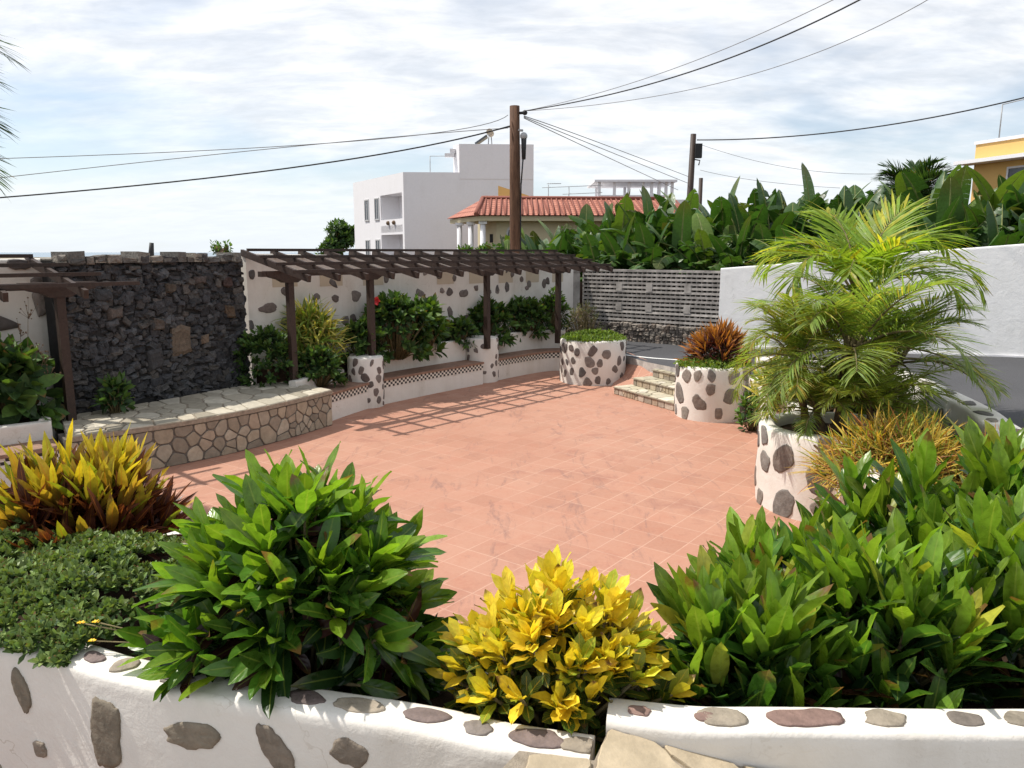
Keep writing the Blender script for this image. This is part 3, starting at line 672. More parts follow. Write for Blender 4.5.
# ------------------------------------------------------------------ round planters, steps, low walls
def planter(label, cx, cy, r, h, thick, seed, n, sizes, pal, soil_z, wob=.012, group='round white stone-set planters'):
    rnd = random.Random(seed); t = thing('round_planter', label, 'planter', (cx, cy, 0), group); b = MB(); N = 56
    prof = [(r * 1.0, 0), (r * 1.01, h * .3), (r * 1.0, h * .7), (r, h - .04), (r - .015, h - .012), (r - .045, h), (r - thick + .03, h), (r - thick + .005, h - .02), (r - thick, h - .06), (r - thick, h - .35)]
    rg = []
    for q, z in prof:
        ring = []
        for k in range(N):
            a = 6.2832 * k / N; w = wob * noise.noise(Vector((math.cos(a) * 1.7 + cx, math.sin(a) * 1.7, z * 2))) * 2; ring.append(b.vert((cx + (q + w) * math.cos(a), cy + (q + w) * math.sin(a), z + (w * .8 if z > .1 else 0))))
        rg.append(ring)
    for i in range(len(rg) - 1):
        for k in range(N): b.face((rg[i][k], rg[i][(k + 1) % N], rg[i + 1][(k + 1) % N], rg[i + 1][k]), 0, True)
    def f(u, v, nn):
        a = u / r; w = wob * noise.noise(Vector((math.cos(a) * 1.7 + cx, math.sin(a) * 1.7, v * 2))) * 2; q = r * 1.006 + w + nn
        return (cx + q * math.cos(a), cy + q * math.sin(a), v)
    for u, v, rr in scatter_uv(6.2832 * r, h, n, rnd, sizes): inlay(b, f, u, v, rr * rnd.uniform(.65, .95), rr * rnd.uniform(.85, 1.15), rnd.uniform(-.6, .6), rnd, 1, .006, pal)
    b.build('planter_wall', ['white', 'stone'], t)
    b = MB(); c = b.vert((cx, cy, soil_z + .03)); ring = [b.vert((cx + (r - thick * .6) * math.cos(6.2832 * k / N), cy + (r - thick * .6) * math.sin(6.2832 * k / N), soil_z)) for k in range(N)]
    for k in range(N): b.face((ring[k], ring[(k + 1) % N], c), 0, True)
    b.build('soil', 'soil', t); return t
planter('round white planter set with small brown stones at the far end of the patio', 1.65, 15.6, .665, .875, .12, 4, 56, (.075, .125), PINK, .80)
planter('round white planter with large grey stones beside the steps', 3.22, 12.2, .585, .84, .12, 14, 60, (.10, .20), STONE, .76)
planter('white planter with large grey stones around the palm, nearest on the right', 3.30, 7.75, .72, .85, .16, 35, 66, (.10, .20), STONE, .74)
# flagstone steps up to the street
t = thing('steps', 'three flagstone steps climbing from the patio to the street', 'steps', (2.3, 13.6, 0))
e0, e1 = Vector((1.9, 14.08)), Vector((2.98, 11.9)); sd = (e1 - e0).normalized(); asc = Vector((-sd.y, sd.x))
if asc.x < 0: asc = -asc
for k in range(3):
    a = e0 + asc * .36 * k + sd * .1 * k; c = e1 + asc * .36 * k; q = [a, c, c + asc * (1.3 - .36 * k), a + asc * (1.3 - .36 * k)]
    b = MB(); z0, z1 = (.15 * k - .02, .15 * (k + 1) - .03); b.prism([(p.x, p.y) for p in q], z0, z1, 0); ln_ = (c - a).length
    crazy(b, lambda u, v, n: (*(a + sd * u - asc * n), v + z0 + .02), ln_, .12, int(ln_ * 8), 60 + k, 1, .008, .012, TAN)
    b2 = lambda u, v, n: (*(a + sd * u + asc * (v - .03)), z1 + .03 + n - .012)
    q2 = [a - asc * .03, c - asc * .03, c + asc * .4, a + asc * .4]; b.prism([(p.x, p.y) for p in q2], z1, z1 + .016, 0)
    crazy(b, b2, ln_, .43, int(ln_ * 9), 80 + k, 1, .012, .014, [(.50, .45, .34), (.44, .40, .30), (.55, .5, .4), (.40, .36, .26)])
    b.build('step', ['grout', 'flag'], t)
# low wall between planters and the street
t = thing('low_wall', 'low white wall set with grey stones between the palm bed and the street', 'wall', (5, 8.5, 0))
plw = Path([(3.75, 11.7), (4.6, 11.4), (5.15, 10.4), (5.12, 9.0), (4.95, 8.0), (4.62, 7.1), (4.3, 6.0), (4.2, 4.4)], 6); b = MB()
sweep(b, plw, wall_prof(-.16, .14, 0, lambda u: 1.0 + .04 * math.sin(u * 9), .03), 0, .012); rnd = random.Random(6)
for i in range(16): inlay(b, lambda u, v, n: (*plw.pos(u, v), 1.0 + .04 * math.sin(u / plw.len * 9) + n), .3 + i * .55 + rnd.uniform(-.1, .1), rnd.uniform(-.04, .03), rnd.uniform(.10, .18), rnd.uniform(.06, .09), rnd.uniform(-.3, .3), rnd, 1, .01)
for i in range(20): inlay(b, lambda u, v, n: (*plw.pos(u, .14 + n), v), .2 + i * .45, rnd.uniform(.3, .85), rnd.uniform(.08, .15), rnd.uniform(.08, .15), rnd.uniform(-.3, .3), rnd, 1, .01)
b.build('wall_body', ['white', 'stone'], t)
b = MB(); b.prism([(3.8, 11.6), (3.6, 8.4), (3.85, 7.5), (3.6, 7.05), (3.2, 5.9), (3.4, 4.4), (4.1, 4.4), (4.2, 6), (4.5, 7.1), (4.85, 8), (5.0, 9.2), (5.0, 10.4), (4.5, 11.3)], -.02, .66); struct(b.build('planting_bed', 'soil'))
t = thing('low_wall', 'low white retaining wall around the bed in front of the palm planter', 'wall', (3, 6, 0))
pv = Path([(3.3, 7.02), (3.1, 6.0), (3.25, 4.9), (3.5, 4.2)], 6); b = MB(); sweep(b, pv, wall_prof(-.0, .22, 0, .80, .03), 0, .012); b.build('wall_body', ['white', 'stone'], t)
t = thing('low_wall', 'low white retaining wall between the two right-hand round planters', 'wall', (3.7, 10, 0))
pv = Path([(3.75, 11.75), (3.62, 10), (3.55, 8.45)], 4); b = MB(); sweep(b, pv, wall_prof(-.12, .1, 0, .72, .03), 0, .012); b.build('wall_body', ['white', 'stone'], t)

# ------------------------------------------------------------------ foreground raised bed
t = thing('raised_bed', 'curved white raised bed wall with large brown stones in the left foreground', 'planter wall', (-.8, 2.4, .6))
fw = Path([(-4.2, 3.1), (-3.0, 2.86), (-1.9, 2.65), (-1.44, 2.47), (-1.11, 2.36), (-.35, 2.17), (-.06, 2.07), (.22, 2.0)], 8)
b = MB(); sweep(b, fw, wall_prof(-.15, 0, .5, 1.15, .022), 0, .006); rnd = random.Random(2)
def on_wall(px, py):                                       # nearest point of the bed's front face along a sight line
    best = None
    for i in range(400):
        u = fw.len * i / 399; q = fw.pos(u); s = at(px, py, y=q.y); e = abs(s.x - q.x)
        if best is None or e < best[0]: best = (e, u, s.z)
    return best[1], best[2]
mpf = lambda u, v, n: (*fw.pos(u, n + .001), v)
for px, py, ru, rv, ro in [(22, 691, .034, .088, .25), (105, 733, .075, .145, -.16), (193, 736, .112, .048, .10), (41, 749, .034, .036, 0), (277, 750, .05, .10, .5), (348, 752, .065, .05, -.2), (-30, 720, .05, .09, 0), (-10, 770, .06, .05, 0), (200, 800, .09, .06, 0), (430, 790, .08, .06, .2), (340, 805, .06, .07, .2), (-120, 700, .09, .07, .2)]:
    u, v = on_wall(px, py); inlay(b, mpf, u, v, ru, rv, ro, rnd, 1, .006, [(.22, .185, .14), (.20, .165, .13)], 14)
for px, py, ru, rv in [(86, 660, .05, .022), (124, 665, .045, .035), (185, 672, .07, .03), (305, 695, .07, .03), (360, 706, .08, .03), (425, 717, .085, .03), (480, 727, .05, .028), (538, 738, .08, .035), (580, 745, .06, .03), (40, 656, .05, .02)]:
    p = at(px, py, z=1.155); best = min(((fw.pos(fw.len * i / 300, -.075) - Vector((p.x, p.y))).length, fw.len * i / 300) for i in range(301))
    inlay(b, lambda u, v, n: (*fw.pos(u, v), 1.152 + n), best[1], -.075, ru * 1.15, rv * 1.45, rnd.uniform(-.1, .1), rnd, 1, .004, [(.25, .22, .18), (.19, .165, .15), (.30, .255, .2), (.17, .13, .12)])
b.build('front_wall', ['white', 'stone'], t)
rw = Path([(-4.6, 4.6), (-3.2, 4.55), (-2.1, 4.3), (-1.5, 3.6), (-1.05, 3.1), (-.45, 2.86), (-.15, 2.74), (.3, 2.68), (.75, 2.78), (1.0, 3.2), (1.2, 3.75), (2.0, 4.15), (4.2, 4.4)], 6)
b = MB(); sweep(b, rw, wall_prof(-.13, 0, 0, 1.0, .02), 0, .012)
for i in range(34): inlay(b, lambda u, v, n: (*rw.pos(u, v), 1.003 + n), .2 + i * .26, -.065, rnd.uniform(.05, .09), rnd.uniform(.03, .045), rnd.uniform(-.2, .2), rnd, 1, .006)
b.build('rear_wall', ['white', 'stone'], t)
t = thing('raised_bed', 'straight white raised bed wall with flat stones in its top, right foreground', 'planter wall', (1, 2.2, .6))
rf = Path([(.285, 2.125), (.56, 2.075), (.85, 2.07), (1.6, 2.06), (2.6, 2.1), (3.5, 2.3), (4.1, 2.9), (4.3, 3.6), (4.3, 4.45)], 6)
b = MB(); sweep(b, rf, wall_prof(-.145, 0, .5, 1.2, .02), 0, .010)
for px, py, ru, rv in [(641, 705, .035, .022), (718, 711, .07, .036), (800, 712, .10, .034), (884, 717, .06, .036), (963, 718, .05, .03), (1020, 718, .05, .03), (1090, 720, .06, .03), (700, 703, .03, .02)]:
    p = at(px, py, z=1.2); best = min(((rf.pos(rf.len * i / 300, -.07) - Vector((p.x, p.y))).length, rf.len * i / 300) for i in range(301))
    inlay(b, lambda u, v, n: (*rf.pos(u, v), 1.202 + n), best[1], -.072, ru * 1.15, rv * 1.3, rnd.uniform(-.1, .1), rnd, 1, .004, [(.22, .19, .15), (.17, .145, .125), (.20, .13, .11), (.27, .23, .18)], 12)
b.build('front_wall', ['white', 'stone'], t)
b = MB(); b.prism([(-4.3, 3.1), (-1.9, 2.72), (-1.4, 2.55), (-.35, 2.25), (.25, 2.1), (.33, 2.2), (2.6, 2.22), (3.45, 2.42), (4.0, 3.0), (4.18, 3.6), (4.18, 4.4), (2.0, 4.05), (1.25, 3.7), (1.05, 3.2), (.75, 2.7), (.3, 2.62), (-.15, 2.68), (-.5, 2.82), (-1.1, 3.05), (-1.6, 3.7), (-2.1, 4.3), (-4.6, 4.55)], .3, .985); struct(b.build('planting_bed', 'soil'))
# sloping flagstone coping at the bed's end
t = thing('flagstone_ledge', 'sloping tan flagstone ledge at the bottom edge between the two bed walls', 'ledge', (.4, 1.9, .6))
b = MB(); zt = lambda x, y: 1.18 - .20 * (x - .27) + .10 * (y - 2.1)
b.prism([(-.35, 1.35), (1.1, 1.35), (1.1, 2.09), (.80, 2.09), (.30, 2.14), (.235, 1.985), (.02, 1.97)], .55, lambda x, y: zt(x, y) - .006, 0)
def lmap(u, v, n): x, y = -.3 + u, 1.36 + v; return (x, y, zt(x, y) + n)
rnd = random.Random(17)
for pts in ([(.245, 1.99), (.295, 2.115), (.43, 2.095), (.50, 1.99), (.49, 1.90), (.38, 1.87), (.22, 1.90)], [(.45, 2.09), (.66, 2.066), (.72, 1.98), (.66, 1.88), (.515, 1.90), (.52, 2.0)], [(.05, 1.955), (.225, 1.975), (.20, 1.89), (.16, 1.80), (.02, 1.82)], [(.69, 2.064), (.93, 2.062), (.95, 1.9), (.76, 1.88), (.74, 1.98)], [(.23, 1.88), (.38, 1.85), (.49, 1.88), (.50, 1.70), (.25, 1.68), (.18, 1.8)], [(.53, 1.88), (.66, 1.86), (.9, 1.87), (.9, 1.66), (.53, 1.68)], [(-.02, 1.8), (.15, 1.78), (.22, 1.68), (.18, 1.5), (-.15, 1.5)]):
    cx, cy = sum(p[0] for p in pts) / len(pts), sum(p[1] for p in pts) / len(pts); k = rnd.uniform(.9, 1.1)
    fine_ = []
    for i in range(len(pts)):
        a, c = pts[i], pts[(i + 1) % len(pts)]
        for f in (.06, .35, .65, .94): fine_.append((a[0] + (c[0] - a[0]) * f + rnd.uniform(-.006, .006) - cx * 0, a[1] + (c[1] - a[1]) * f + rnd.uniform(-.006, .006)))
    raise_poly(b, lambda u, v, n: (u, v, zt(u, v) + n), fine_, (cx, cy), .007, 1, tuple(x * k for x in (.42, .345, .24)), rnd, .965, True)
b.build('ledge_body', ['grout', 'flag'], t)

# ------------------------------------------------------------------ PLANTS
AVOID = None
def leaf(b, p, d, up, ln, wd, bend=.4, fold=.25, tint=(.1, .2, .03), n=5, prof=None, rnd=random, wav=.0, mi=0, tint2=None):
    d = Vector(d).normalized(); sd = d.cross(Vector(up))
    if AVOID and (AVOID(Vector(p)) or AVOID(Vector(p) + d * ln * .5) or AVOID(Vector(p) + (d - UP3 * bend * .3) * ln * .9)): return
    if sd.length < .05: sd = d.cross(Vector((.3, .9, .2)))
    sd.normalize(); nr = sd.cross(d); pos = Vector(p); seg = ln / n; r = rnd.random(); prev = None; ph = rnd.uniform(0, 6); fold *= rnd.uniform(.4, 1.7); tw_ = rnd.gauss(0, .5) / n
    for i in range(n + 1):
        t = i / n
        w = wd * .5 * (prof(t) if prof else (.07 if t < .06 else max(.0, math.sin(math.pi * min(1, ((t - .04) / .96)) ** .85)) ** .75 + .01))
        ti = tint if tint2 is None else tuple(a + (c - a) * t for a, c in zip(tint, tint2))
        wv = wav * wd * math.sin(t * 14 + ph)
        cur = (b.vert(pos - sd * w + nr * (fold * w + wv), ti, (-1, t, r)), b.vert(pos, ti, (0, t, r)), b.vert(pos + sd * w + nr * (fold * w - wv), ti, (1, t, r)))
        if prev:
            b.face((prev[0], prev[1], cur[1], cur[0]), mi, True); b.face((prev[1], prev[2], cur[2], cur[1]), mi, True)
        prev = cur
        rot = Matrix.Rotation(-bend / n, 3, sd); d = rot @ d; nr = rot @ nr; rt = Matrix.Rotation(tw_, 3, d); sd = rt @ sd; nr = rt @ nr; pos = pos + d * seg
def basis(a):
    a = Vector(a).normalized(); x = a.cross(Vector((.21, .05, .97)))
    if x.length < .1: x = a.cross(Vector((1, 0, 0)))
    x.normalize(); return a, x, a.cross(x)
def jit(c, rnd, k=.18): 
    f = rnd.uniform(1 - k, 1 + k); return (c[0] * f * rnd.uniform(.9, 1.1), c[1] * f, c[2] * f * rnd.uniform(.85, 1.15))
def shoot(b, tip, ax, nl, ln, wd, rnd, tone, spread=(.25, 1.25), run=.12, fold=.3, bend=.45, n=5, wav=.0, prof=None):
    a, x, y = basis(ax); g = rnd.uniform(0, 6.28)
    for i in range(nl):
        f = i / max(1, nl - 1)                              # 0 youngest, upright; 1 oldest, spread and lower
        th = spread[0] + (spread[1] - spread[0]) * f + rnd.uniform(-.18, .18); g += 2.4 + rnd.uniform(-.2, .2)
        d = a * math.cos(th) + (x * math.cos(g) + y * math.sin(g)) * math.sin(th)
        l = ln * (.62 + .48 * math.sin(math.pi * min(1, .25 + f * .65))) * rnd.uniform(.68, 1.2)
        c = tone(f, rnd)
        c2 = None
        if isinstance(c, list): c, c2 = c
        leaf(b, Vector(tip) - a * run * f, d, a + Vector((0, 0, .4)), l, wd * rnd.uniform(.85, 1.15) * (l / ln) ** .5, bend * rnd.uniform(.3, 1.6) * (.4 + f), fold, c, n, prof, rnd, wav, 0, c2)
def bush(name, label, cat, base, rx, ry, h, ns, nl, ln, wd, mat, tone, seed, group=None, tilt=1.0, low=.35, spread=(.25, 1.25), run=.12, fold=.3, bend=.45, n=5, wav=0., droop=0., prof=None, stems=True, lean=(0, 0), flat=.55, r0=.05, age_shade=0., zvar=(.84, 1.08)):
    rnd = random.Random(seed); bx, by, bz = base; t = thing(name, label, cat, base, group)
    b = MB(); s = MB()
    for i in range(ns):
        q = (i + .5) / ns; a = i * 2.39996 + rnd.uniform(-.3, .3); r = math.sqrt(q) * rnd.uniform(.9, 1.08)
        zt = h * (1 - flat * r ** 2.2) * rnd.uniform(*zvar)
        if r > .8 and rnd.random() < .65: zt *= rnd.uniform(low, 1)
        tp = Vector((bx + rx * r * math.cos(a) * .86 + lean[0] * zt, by + ry * r * math.sin(a) * .86 + lean[1] * zt, bz + max(.06, zt - ln * .55)))
        th = tilt * r * rnd.uniform(.6, 1.1) * (1.0 + .5 * (1 - zt / h)); ax = Vector((math.sin(th) * math.cos(a), math.sin(th) * math.sin(a), math.cos(th) - droop * (1 - zt / h)))
        og = age_shade * max(0, 1 - zt / h)  # low shoots get older-leaf tones; on green bushes this also paints in shade
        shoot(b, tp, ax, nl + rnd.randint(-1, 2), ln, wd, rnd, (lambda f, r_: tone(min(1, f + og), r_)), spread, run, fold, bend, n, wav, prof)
        if stems:
            st = Vector((bx + (tp.x - bx) * .25, by + (tp.y - by) * .25, bz - .03)); s.tube([st, st.lerp(tp, .5) + Vector((0, 0, .05 * h)), tp], [.011, .009, .005], 5, 0, True)
    b.build('foliage', mat, t)
    if stems: s.build('branches', 'stem', t)
    return t
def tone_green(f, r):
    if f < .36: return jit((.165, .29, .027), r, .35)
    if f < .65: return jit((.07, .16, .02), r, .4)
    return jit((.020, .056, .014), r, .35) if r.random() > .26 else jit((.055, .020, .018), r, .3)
def tone_green2(f, r):
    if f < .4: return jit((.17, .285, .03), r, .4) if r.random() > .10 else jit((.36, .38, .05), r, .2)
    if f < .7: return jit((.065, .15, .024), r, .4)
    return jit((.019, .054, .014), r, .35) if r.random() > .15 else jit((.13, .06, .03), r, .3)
def tone_yellow(f, r):
    if f < .5: return jit((.84, .70, .055), r, .10) if r.random() > .15 else jit((.40, .46, .035), r)
    if f < .75: return jit((.76, .57, .035), r, .2) if r.random() > .35 else jit((.24, .29, .03), r, .25)
    return jit((.05, .10, .016), r, .35)
def tone_redgold(f, r):
    if f < .28: return [jit((.16, .16, .022), r, .3), jit((.66, .58, .04), r, .12)]
    if f < .55: return [jit((.16, .03, .02), r, .3), jit((.46, .37, .04), r, .25)] if r.random() > .35 else [jit((.06, .12, .018), r), jit((.36, .42, .035), r)]
    return [jit((.075, .016, .016), r, .35), jit((.09, .025, .018), r, .4)]
def tone_dark(f, r): return jit((.075, .145, .032), r, .35) if f < .4 else jit((.034, .075, .022), r, .35)
def tone_mid(f, r): return jit((.10, .19, .03), r, .3) if f < .4 else jit((.04, .09, .02), r, .35)
def tone_var(f, r): return jit((.52, .48, .12), r, .2) if r.random() > .45 else jit((.18, .27, .04), r, .25)
def tone_rust(f, r):
    return [jit((.10, .02, .018), r, .3), jit((.52, .22, .05), r, .3)] if f < .4 else [jit((.05, .012, .014), r, .35), jit((.13, .03, .02), r, .4)]
def tone_strap(f, r):
    k = r.random()
    return [jit((.26, .20, .04), r, .3), jit((.60, .40, .06), r, .25)] if k < .55 else ([jit((.12, .17, .03), r), jit((.36, .40, .06), r)] if k < .8 else [jit((.18, .06, .03), r), jit((.40, .17, .05), r)])
strap = lambda t: .8 * (1 - t) ** .35 + .12
oblong = lambda t: .08 if t < .05 else max(.012, math.sin(math.pi * min(1, (t - .03) / .97) ** 1.08)) ** .66
blunt = lambda t: .12 if t < .08 else max(.02, min(1, (t - .06) / .45) ** .7 * max(0, 1 - t ** 5) ** .55)
lance = lambda t: .25 if t < .05 else max(.02, math.sin(math.pi * t ** .7) ** .8)
# foreground crotons
fwall = [(p.x, p.y) for p in fw.p]; rwall = [(p.x, p.y) for p in rf.p]
def in_bed_wall(p):
    for pl_, zt_ in ((fwall, 1.16), (rwall, 1.21)):
        if p.z > zt_ or not (pl_[0][0] <= p.x <= pl_[-1][0]): continue
        for i in range(len(pl_) - 1):
            if pl_[i][0] <= p.x <= pl_[i + 1][0]:
                y = pl_[i][1] + (pl_[i + 1][1] - pl_[i][1]) * (p.x - pl_[i][0]) / max(1e-6, pl_[i + 1][0] - pl_[i][0])
                if y - .02 < p.y < y + .19: return True
                if p.y <= y - .02: return p.z < zt_ - .16 or p.y < y - .12
    return False
AVOID = in_bed_wall
bush('croton_bush', 'large glossy dark green bush hanging over the curved left bed wall', 'shrub', (-.80, 2.72, .97), .58, .44, .78, 118, 12, .215, .062, 'lf_green', tone_green, 1, prof=oblong, tilt=1.05, low=.05, zvar=(.66, 1.12), age_shade=.55, spread=(.2, 1.35), run=.13, droop=.55, bend=.5, flat=.62, n=7, wav=.05)
bush('croton_bush', 'bright yellow bush between the two big green bushes', 'shrub', (.17, 2.44, .96), .43, .33, .54, 140, 12, .112, .042, 'lf_yellow', tone_yellow, 2, prof=blunt, tilt=.75, low=.1, age_shade=.7, zvar=(.75, 1.12), spread=(.15, 1.0), run=.11, droop=.35, fold=.15, bend=.5, wav=.09, flat=.5)
bush('croton_bush', 'red-based yellow bush with upright narrow leaves at the far left', 'shrub', (-2.24, 3.80, 1.0), .47, .36, .60, 72, 14, .27, .05, 'lf_red', tone_redgold, 3, tilt=.6, age_shade=1.1, zvar=(.7, 1.1), low=.12, spread=(.12, 1.1), run=.16, droop=.1, bend=.2, fold=.35, flat=.45)
for i, (x, y, hh, rx, ry, ns, lab) in enumerate([(.86, 2.58, .46, .32, .28, 40, 'green upright-leaved bush at the inner corner of the right bed, beside the yellow bush'), (1.36, 2.62, .56, .40, .34, 44, 'green upright-leaved bush in the middle front of the right bed'), (2.00, 2.72, .70, .46, .40, 40, 'green upright-leaved bush at the right edge of the picture, in front'), (1.22, 3.15, .46, .42, .36, 36, 'green upright-leaved bush behind, below the round palm planter'), (1.80, 3.4, .64, .46, .42, 40, 'tall green upright-leaved bush behind, in front of the strap-leaved yellow clump'), (2.45, 3.45, .80, .5, .45, 40, 'tallest green upright-leaved bush, rear right'), (2.85, 2.85, .72, .48, .42, 36, 'green upright-leaved bush at the far right end of the right bed, outside the left bushes'), (3.4, 3.6, .80, .5, .45, 36, 'green upright-leaved bush in the rear right corner of the right bed')]):
    bush('croton_bush', lab, 'shrub', (x, y, .98), rx, ry, hh, int(ns * .85), 12, .265, .068, 'lf_green', tone_green2, 40 + i, prof=oblong, tilt=.38, low=.15, zvar=(.62, 1.16), age_shade=.5, spread=(.1, .98), run=.2, droop=.1, bend=.35, fold=.3, flat=.35, wav=.07, n=7, group='green bushes of the right bed')
# creeping succulent mat at left
def mat(name, label, cx, cy, rx, ry, z, hump, n, ln, wd, tone, seed, leafmat='lf_succ', path=None):
    rnd = random.Random(seed); b = MB()
    for i in range(n):
        a = rnd.uniform(0, 6.2832); r = math.sqrt(rnd.random()); x, y = cx + rx * r * math.cos(a), cy + ry * r * math.sin(a)
        if path: uu = rnd.random(); vv = rnd.random(); q = path[0].pos(path[1] + (path[2] - path[1]) * uu, path[3] + (path[4] - path[3]) * vv); x, y = q.x, q.y; r = max(abs(vv * 2 - 1), abs(uu * 2 - 1) ** 3); a = -1.2 if vv < .5 else 1.5
        hz = z + hump * (1 - r * r) * (.75 + .6 * noise.noise(Vector((x * 3.1, y * 3.1, seed)))) + (.05 if path else .03) * noise.noise(Vector((x * 8, y * 8, 2)))
        if path and noise.noise(Vector((x * 6, y * 6, 9))) < -.32: continue
        ln_i = ln * rnd.uniform(.7, 1.35)
        ax = Vector((math.cos(a) * r * .8 + rnd.uniform(-.4, .4), math.sin(a) * r * .8 + rnd.uniform(-.4, .4), 1)); shoot(b, (x, y, hz), ax, 6, ln_i, wd, rnd, tone, (.3, 1.35), ln * .5, .2, .3, 2, 0., lambda t: (.5, 1., .25)[min(2, int(t * 2.01))])
    o = b.build(name, leafmat); return tag(o, label, 'ground cover', None, 'stuff')
def tone_mat(f, r): return jit((.17, .24, .07), r, .45) if f < .5 else jit((.07, .125, .036), r, .35)
def tone_hedge(f, r): return jit((.16, .24, .035), r, .3) if f < .5 else jit((.05, .10, .02), r, .35)
AVOID = None
mat('succulent_mat', 'dense mat of small grey-green succulent leaves spilling over the left bed wall', 0, 0, 1, 1, 1.165, .15, 6000, .03, .021, tone_mat, 4, path=(fw, .7, 2.66, .02, -1.08))
mat('planter_cover', 'clipped low green ground cover on the far round planter', 1.65, 15.6, .64, .64, .86, .16, 900, .06, .03, tone_hedge, 5, 'lf_dull')
mat('planter_cover', 'clipped low green ground cover on the planter beside the steps', 3.22, 12.2, .57, .57, .82, .10, 900, .055, .028, tone_hedge, 6, 'lf_dull')
for px, py, lab in ((81, 623, 'small yellow flower on a thin stalk by the succulent mat, leftmost of three'), (96, 622, 'small yellow flower on a thin stalk by the succulent mat, the upper right one'), (92, 641, 'small yellow flower by the succulent mat, lowest of three, right above the wall top')):
    e = at(px, py, y=2.62); t = thing('yellow_flower', lab, 'flower', tuple(e), 'small yellow flowers'); s_ = MB(); f = MB()
    s_.tube([(-1.17, 2.62, 1.13), Vector((-1.17, 2.62, 1.13)).lerp(e, .6) + Vector((0, 0, .02)), e], .0025, 5)
    for k in range(9): leaf(f, e, (math.cos(k * .7), math.sin(k * .7) * .6, .35), (0, 0, 1), .016, .009, .3, .1, (.8, .5, .02), 2)
    s_.build('stalk', 'stem', t); f.build('petals', 'yel', t)
# right middle ground
bush('strap_leaf_clump', 'mound of narrow curly yellow-orange strap leaves in front of the palm', 'shrub', (3.36, 6.5, .58), .72, .62, .58, 200, 12, .30, .016, 'lf_dull', tone_strap, 12, tilt=1.0, low=.15, spread=(.1, 1.2), run=.1, bend=1.1, fold=.1, flat=.6, n=5, prof=strap, stems=False)
bush('croton_bush', 'rust-orange spiky bush growing from the planter beside the steps', 'shrub', (3.35, 12.3, .80), .46, .40, .66, 60, 13, .30, .03, 'lf_dull', tone_rust, 13, tilt=1.05, low=.3, spread=(.12, 1.1), run=.14, bend=.25, fold=.2, flat=.5, n=4)
bush('jade_shrub', 'small grey-green succulent shrub at the foot of the planter beside the steps', 'shrub', (3.55, 11.1, .02), .28, .26, .62, 26, 9, .11, .06, 'lf_succ', tone_mid, 14, tilt=.7, spread=(.3, 1.2), run=.12, n=3)
bush('broadleaf_shrub', 'low dark green shrub between the palm and the low street wall', 'shrub', (4.25, 9.3, .66), .6, .6, .55, 46, 10, .2, .05, 'lf_dull', tone_dark, 15, n=4)
bush('dry_grass_clump', 'reddish thin-leaved clump behind the right bed by the low wall', 'shrub', (4.15, 6.2, .62), .42, .42, .5, 50, 10, .26, .012, 'lf_dull', tone_rust, 16, tilt=.9, bend=.6, n=4, prof=strap, stems=False)
bush('yellow_leaf_shrub', 'yellow-green small shrub squeezed between the palm and the rust-orange bush', 'shrub', (3.55, 10.0, .55), .4, .4, .72, 34, 10, .22, .05, 'lf_dull', tone_var, 17, n=4, bend=.6)
# rear beds, left to right
bush('variegated_dracaena', 'arching yellow-striped bush beside the nearest post of the long pergola', 'shrub', (-3.36, 12.78, .72), .56, .46, 1.08, 60, 20, .36, .032, 'lf_dull', tone_var, 20, tilt=1.0, low=.25, spread=(.25, 1.5), run=.28, bend=1.1, fold=.2, flat=.5, n=5, droop=.2)
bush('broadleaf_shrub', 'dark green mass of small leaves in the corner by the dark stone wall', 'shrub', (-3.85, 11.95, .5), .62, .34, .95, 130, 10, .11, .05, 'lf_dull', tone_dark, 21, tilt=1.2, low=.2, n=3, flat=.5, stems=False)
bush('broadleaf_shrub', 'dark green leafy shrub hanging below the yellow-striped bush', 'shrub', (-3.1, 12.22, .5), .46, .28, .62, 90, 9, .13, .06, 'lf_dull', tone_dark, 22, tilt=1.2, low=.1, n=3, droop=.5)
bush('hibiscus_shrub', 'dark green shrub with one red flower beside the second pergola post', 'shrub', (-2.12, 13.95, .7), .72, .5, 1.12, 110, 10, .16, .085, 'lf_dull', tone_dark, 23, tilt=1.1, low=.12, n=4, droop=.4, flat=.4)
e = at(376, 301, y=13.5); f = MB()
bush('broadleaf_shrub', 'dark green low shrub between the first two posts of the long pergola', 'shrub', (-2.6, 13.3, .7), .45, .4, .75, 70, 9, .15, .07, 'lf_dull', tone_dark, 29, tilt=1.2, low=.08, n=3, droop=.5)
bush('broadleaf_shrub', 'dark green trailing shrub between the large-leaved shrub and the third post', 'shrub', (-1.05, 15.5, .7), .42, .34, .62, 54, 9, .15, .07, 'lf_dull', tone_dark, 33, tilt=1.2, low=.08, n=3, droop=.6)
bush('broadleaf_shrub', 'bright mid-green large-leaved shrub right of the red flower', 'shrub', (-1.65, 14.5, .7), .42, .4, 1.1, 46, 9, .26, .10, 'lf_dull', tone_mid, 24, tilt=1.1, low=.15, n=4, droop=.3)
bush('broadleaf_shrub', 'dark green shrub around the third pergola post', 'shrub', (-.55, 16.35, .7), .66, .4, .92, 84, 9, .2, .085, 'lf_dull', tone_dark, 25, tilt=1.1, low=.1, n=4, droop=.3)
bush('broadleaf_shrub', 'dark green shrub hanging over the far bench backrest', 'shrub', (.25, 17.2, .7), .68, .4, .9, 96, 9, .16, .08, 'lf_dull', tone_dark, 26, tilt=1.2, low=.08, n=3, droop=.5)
bush('broadleaf_shrub', 'dense dark green shrub in front of the last pergola post', 'shrub', (.95, 17.7, .7), .5, .4, 1.05, 90, 9, .12, .05, 'lf_dull', tone_mid, 27, tilt=1.2, low=.1, n=3, droop=.3)
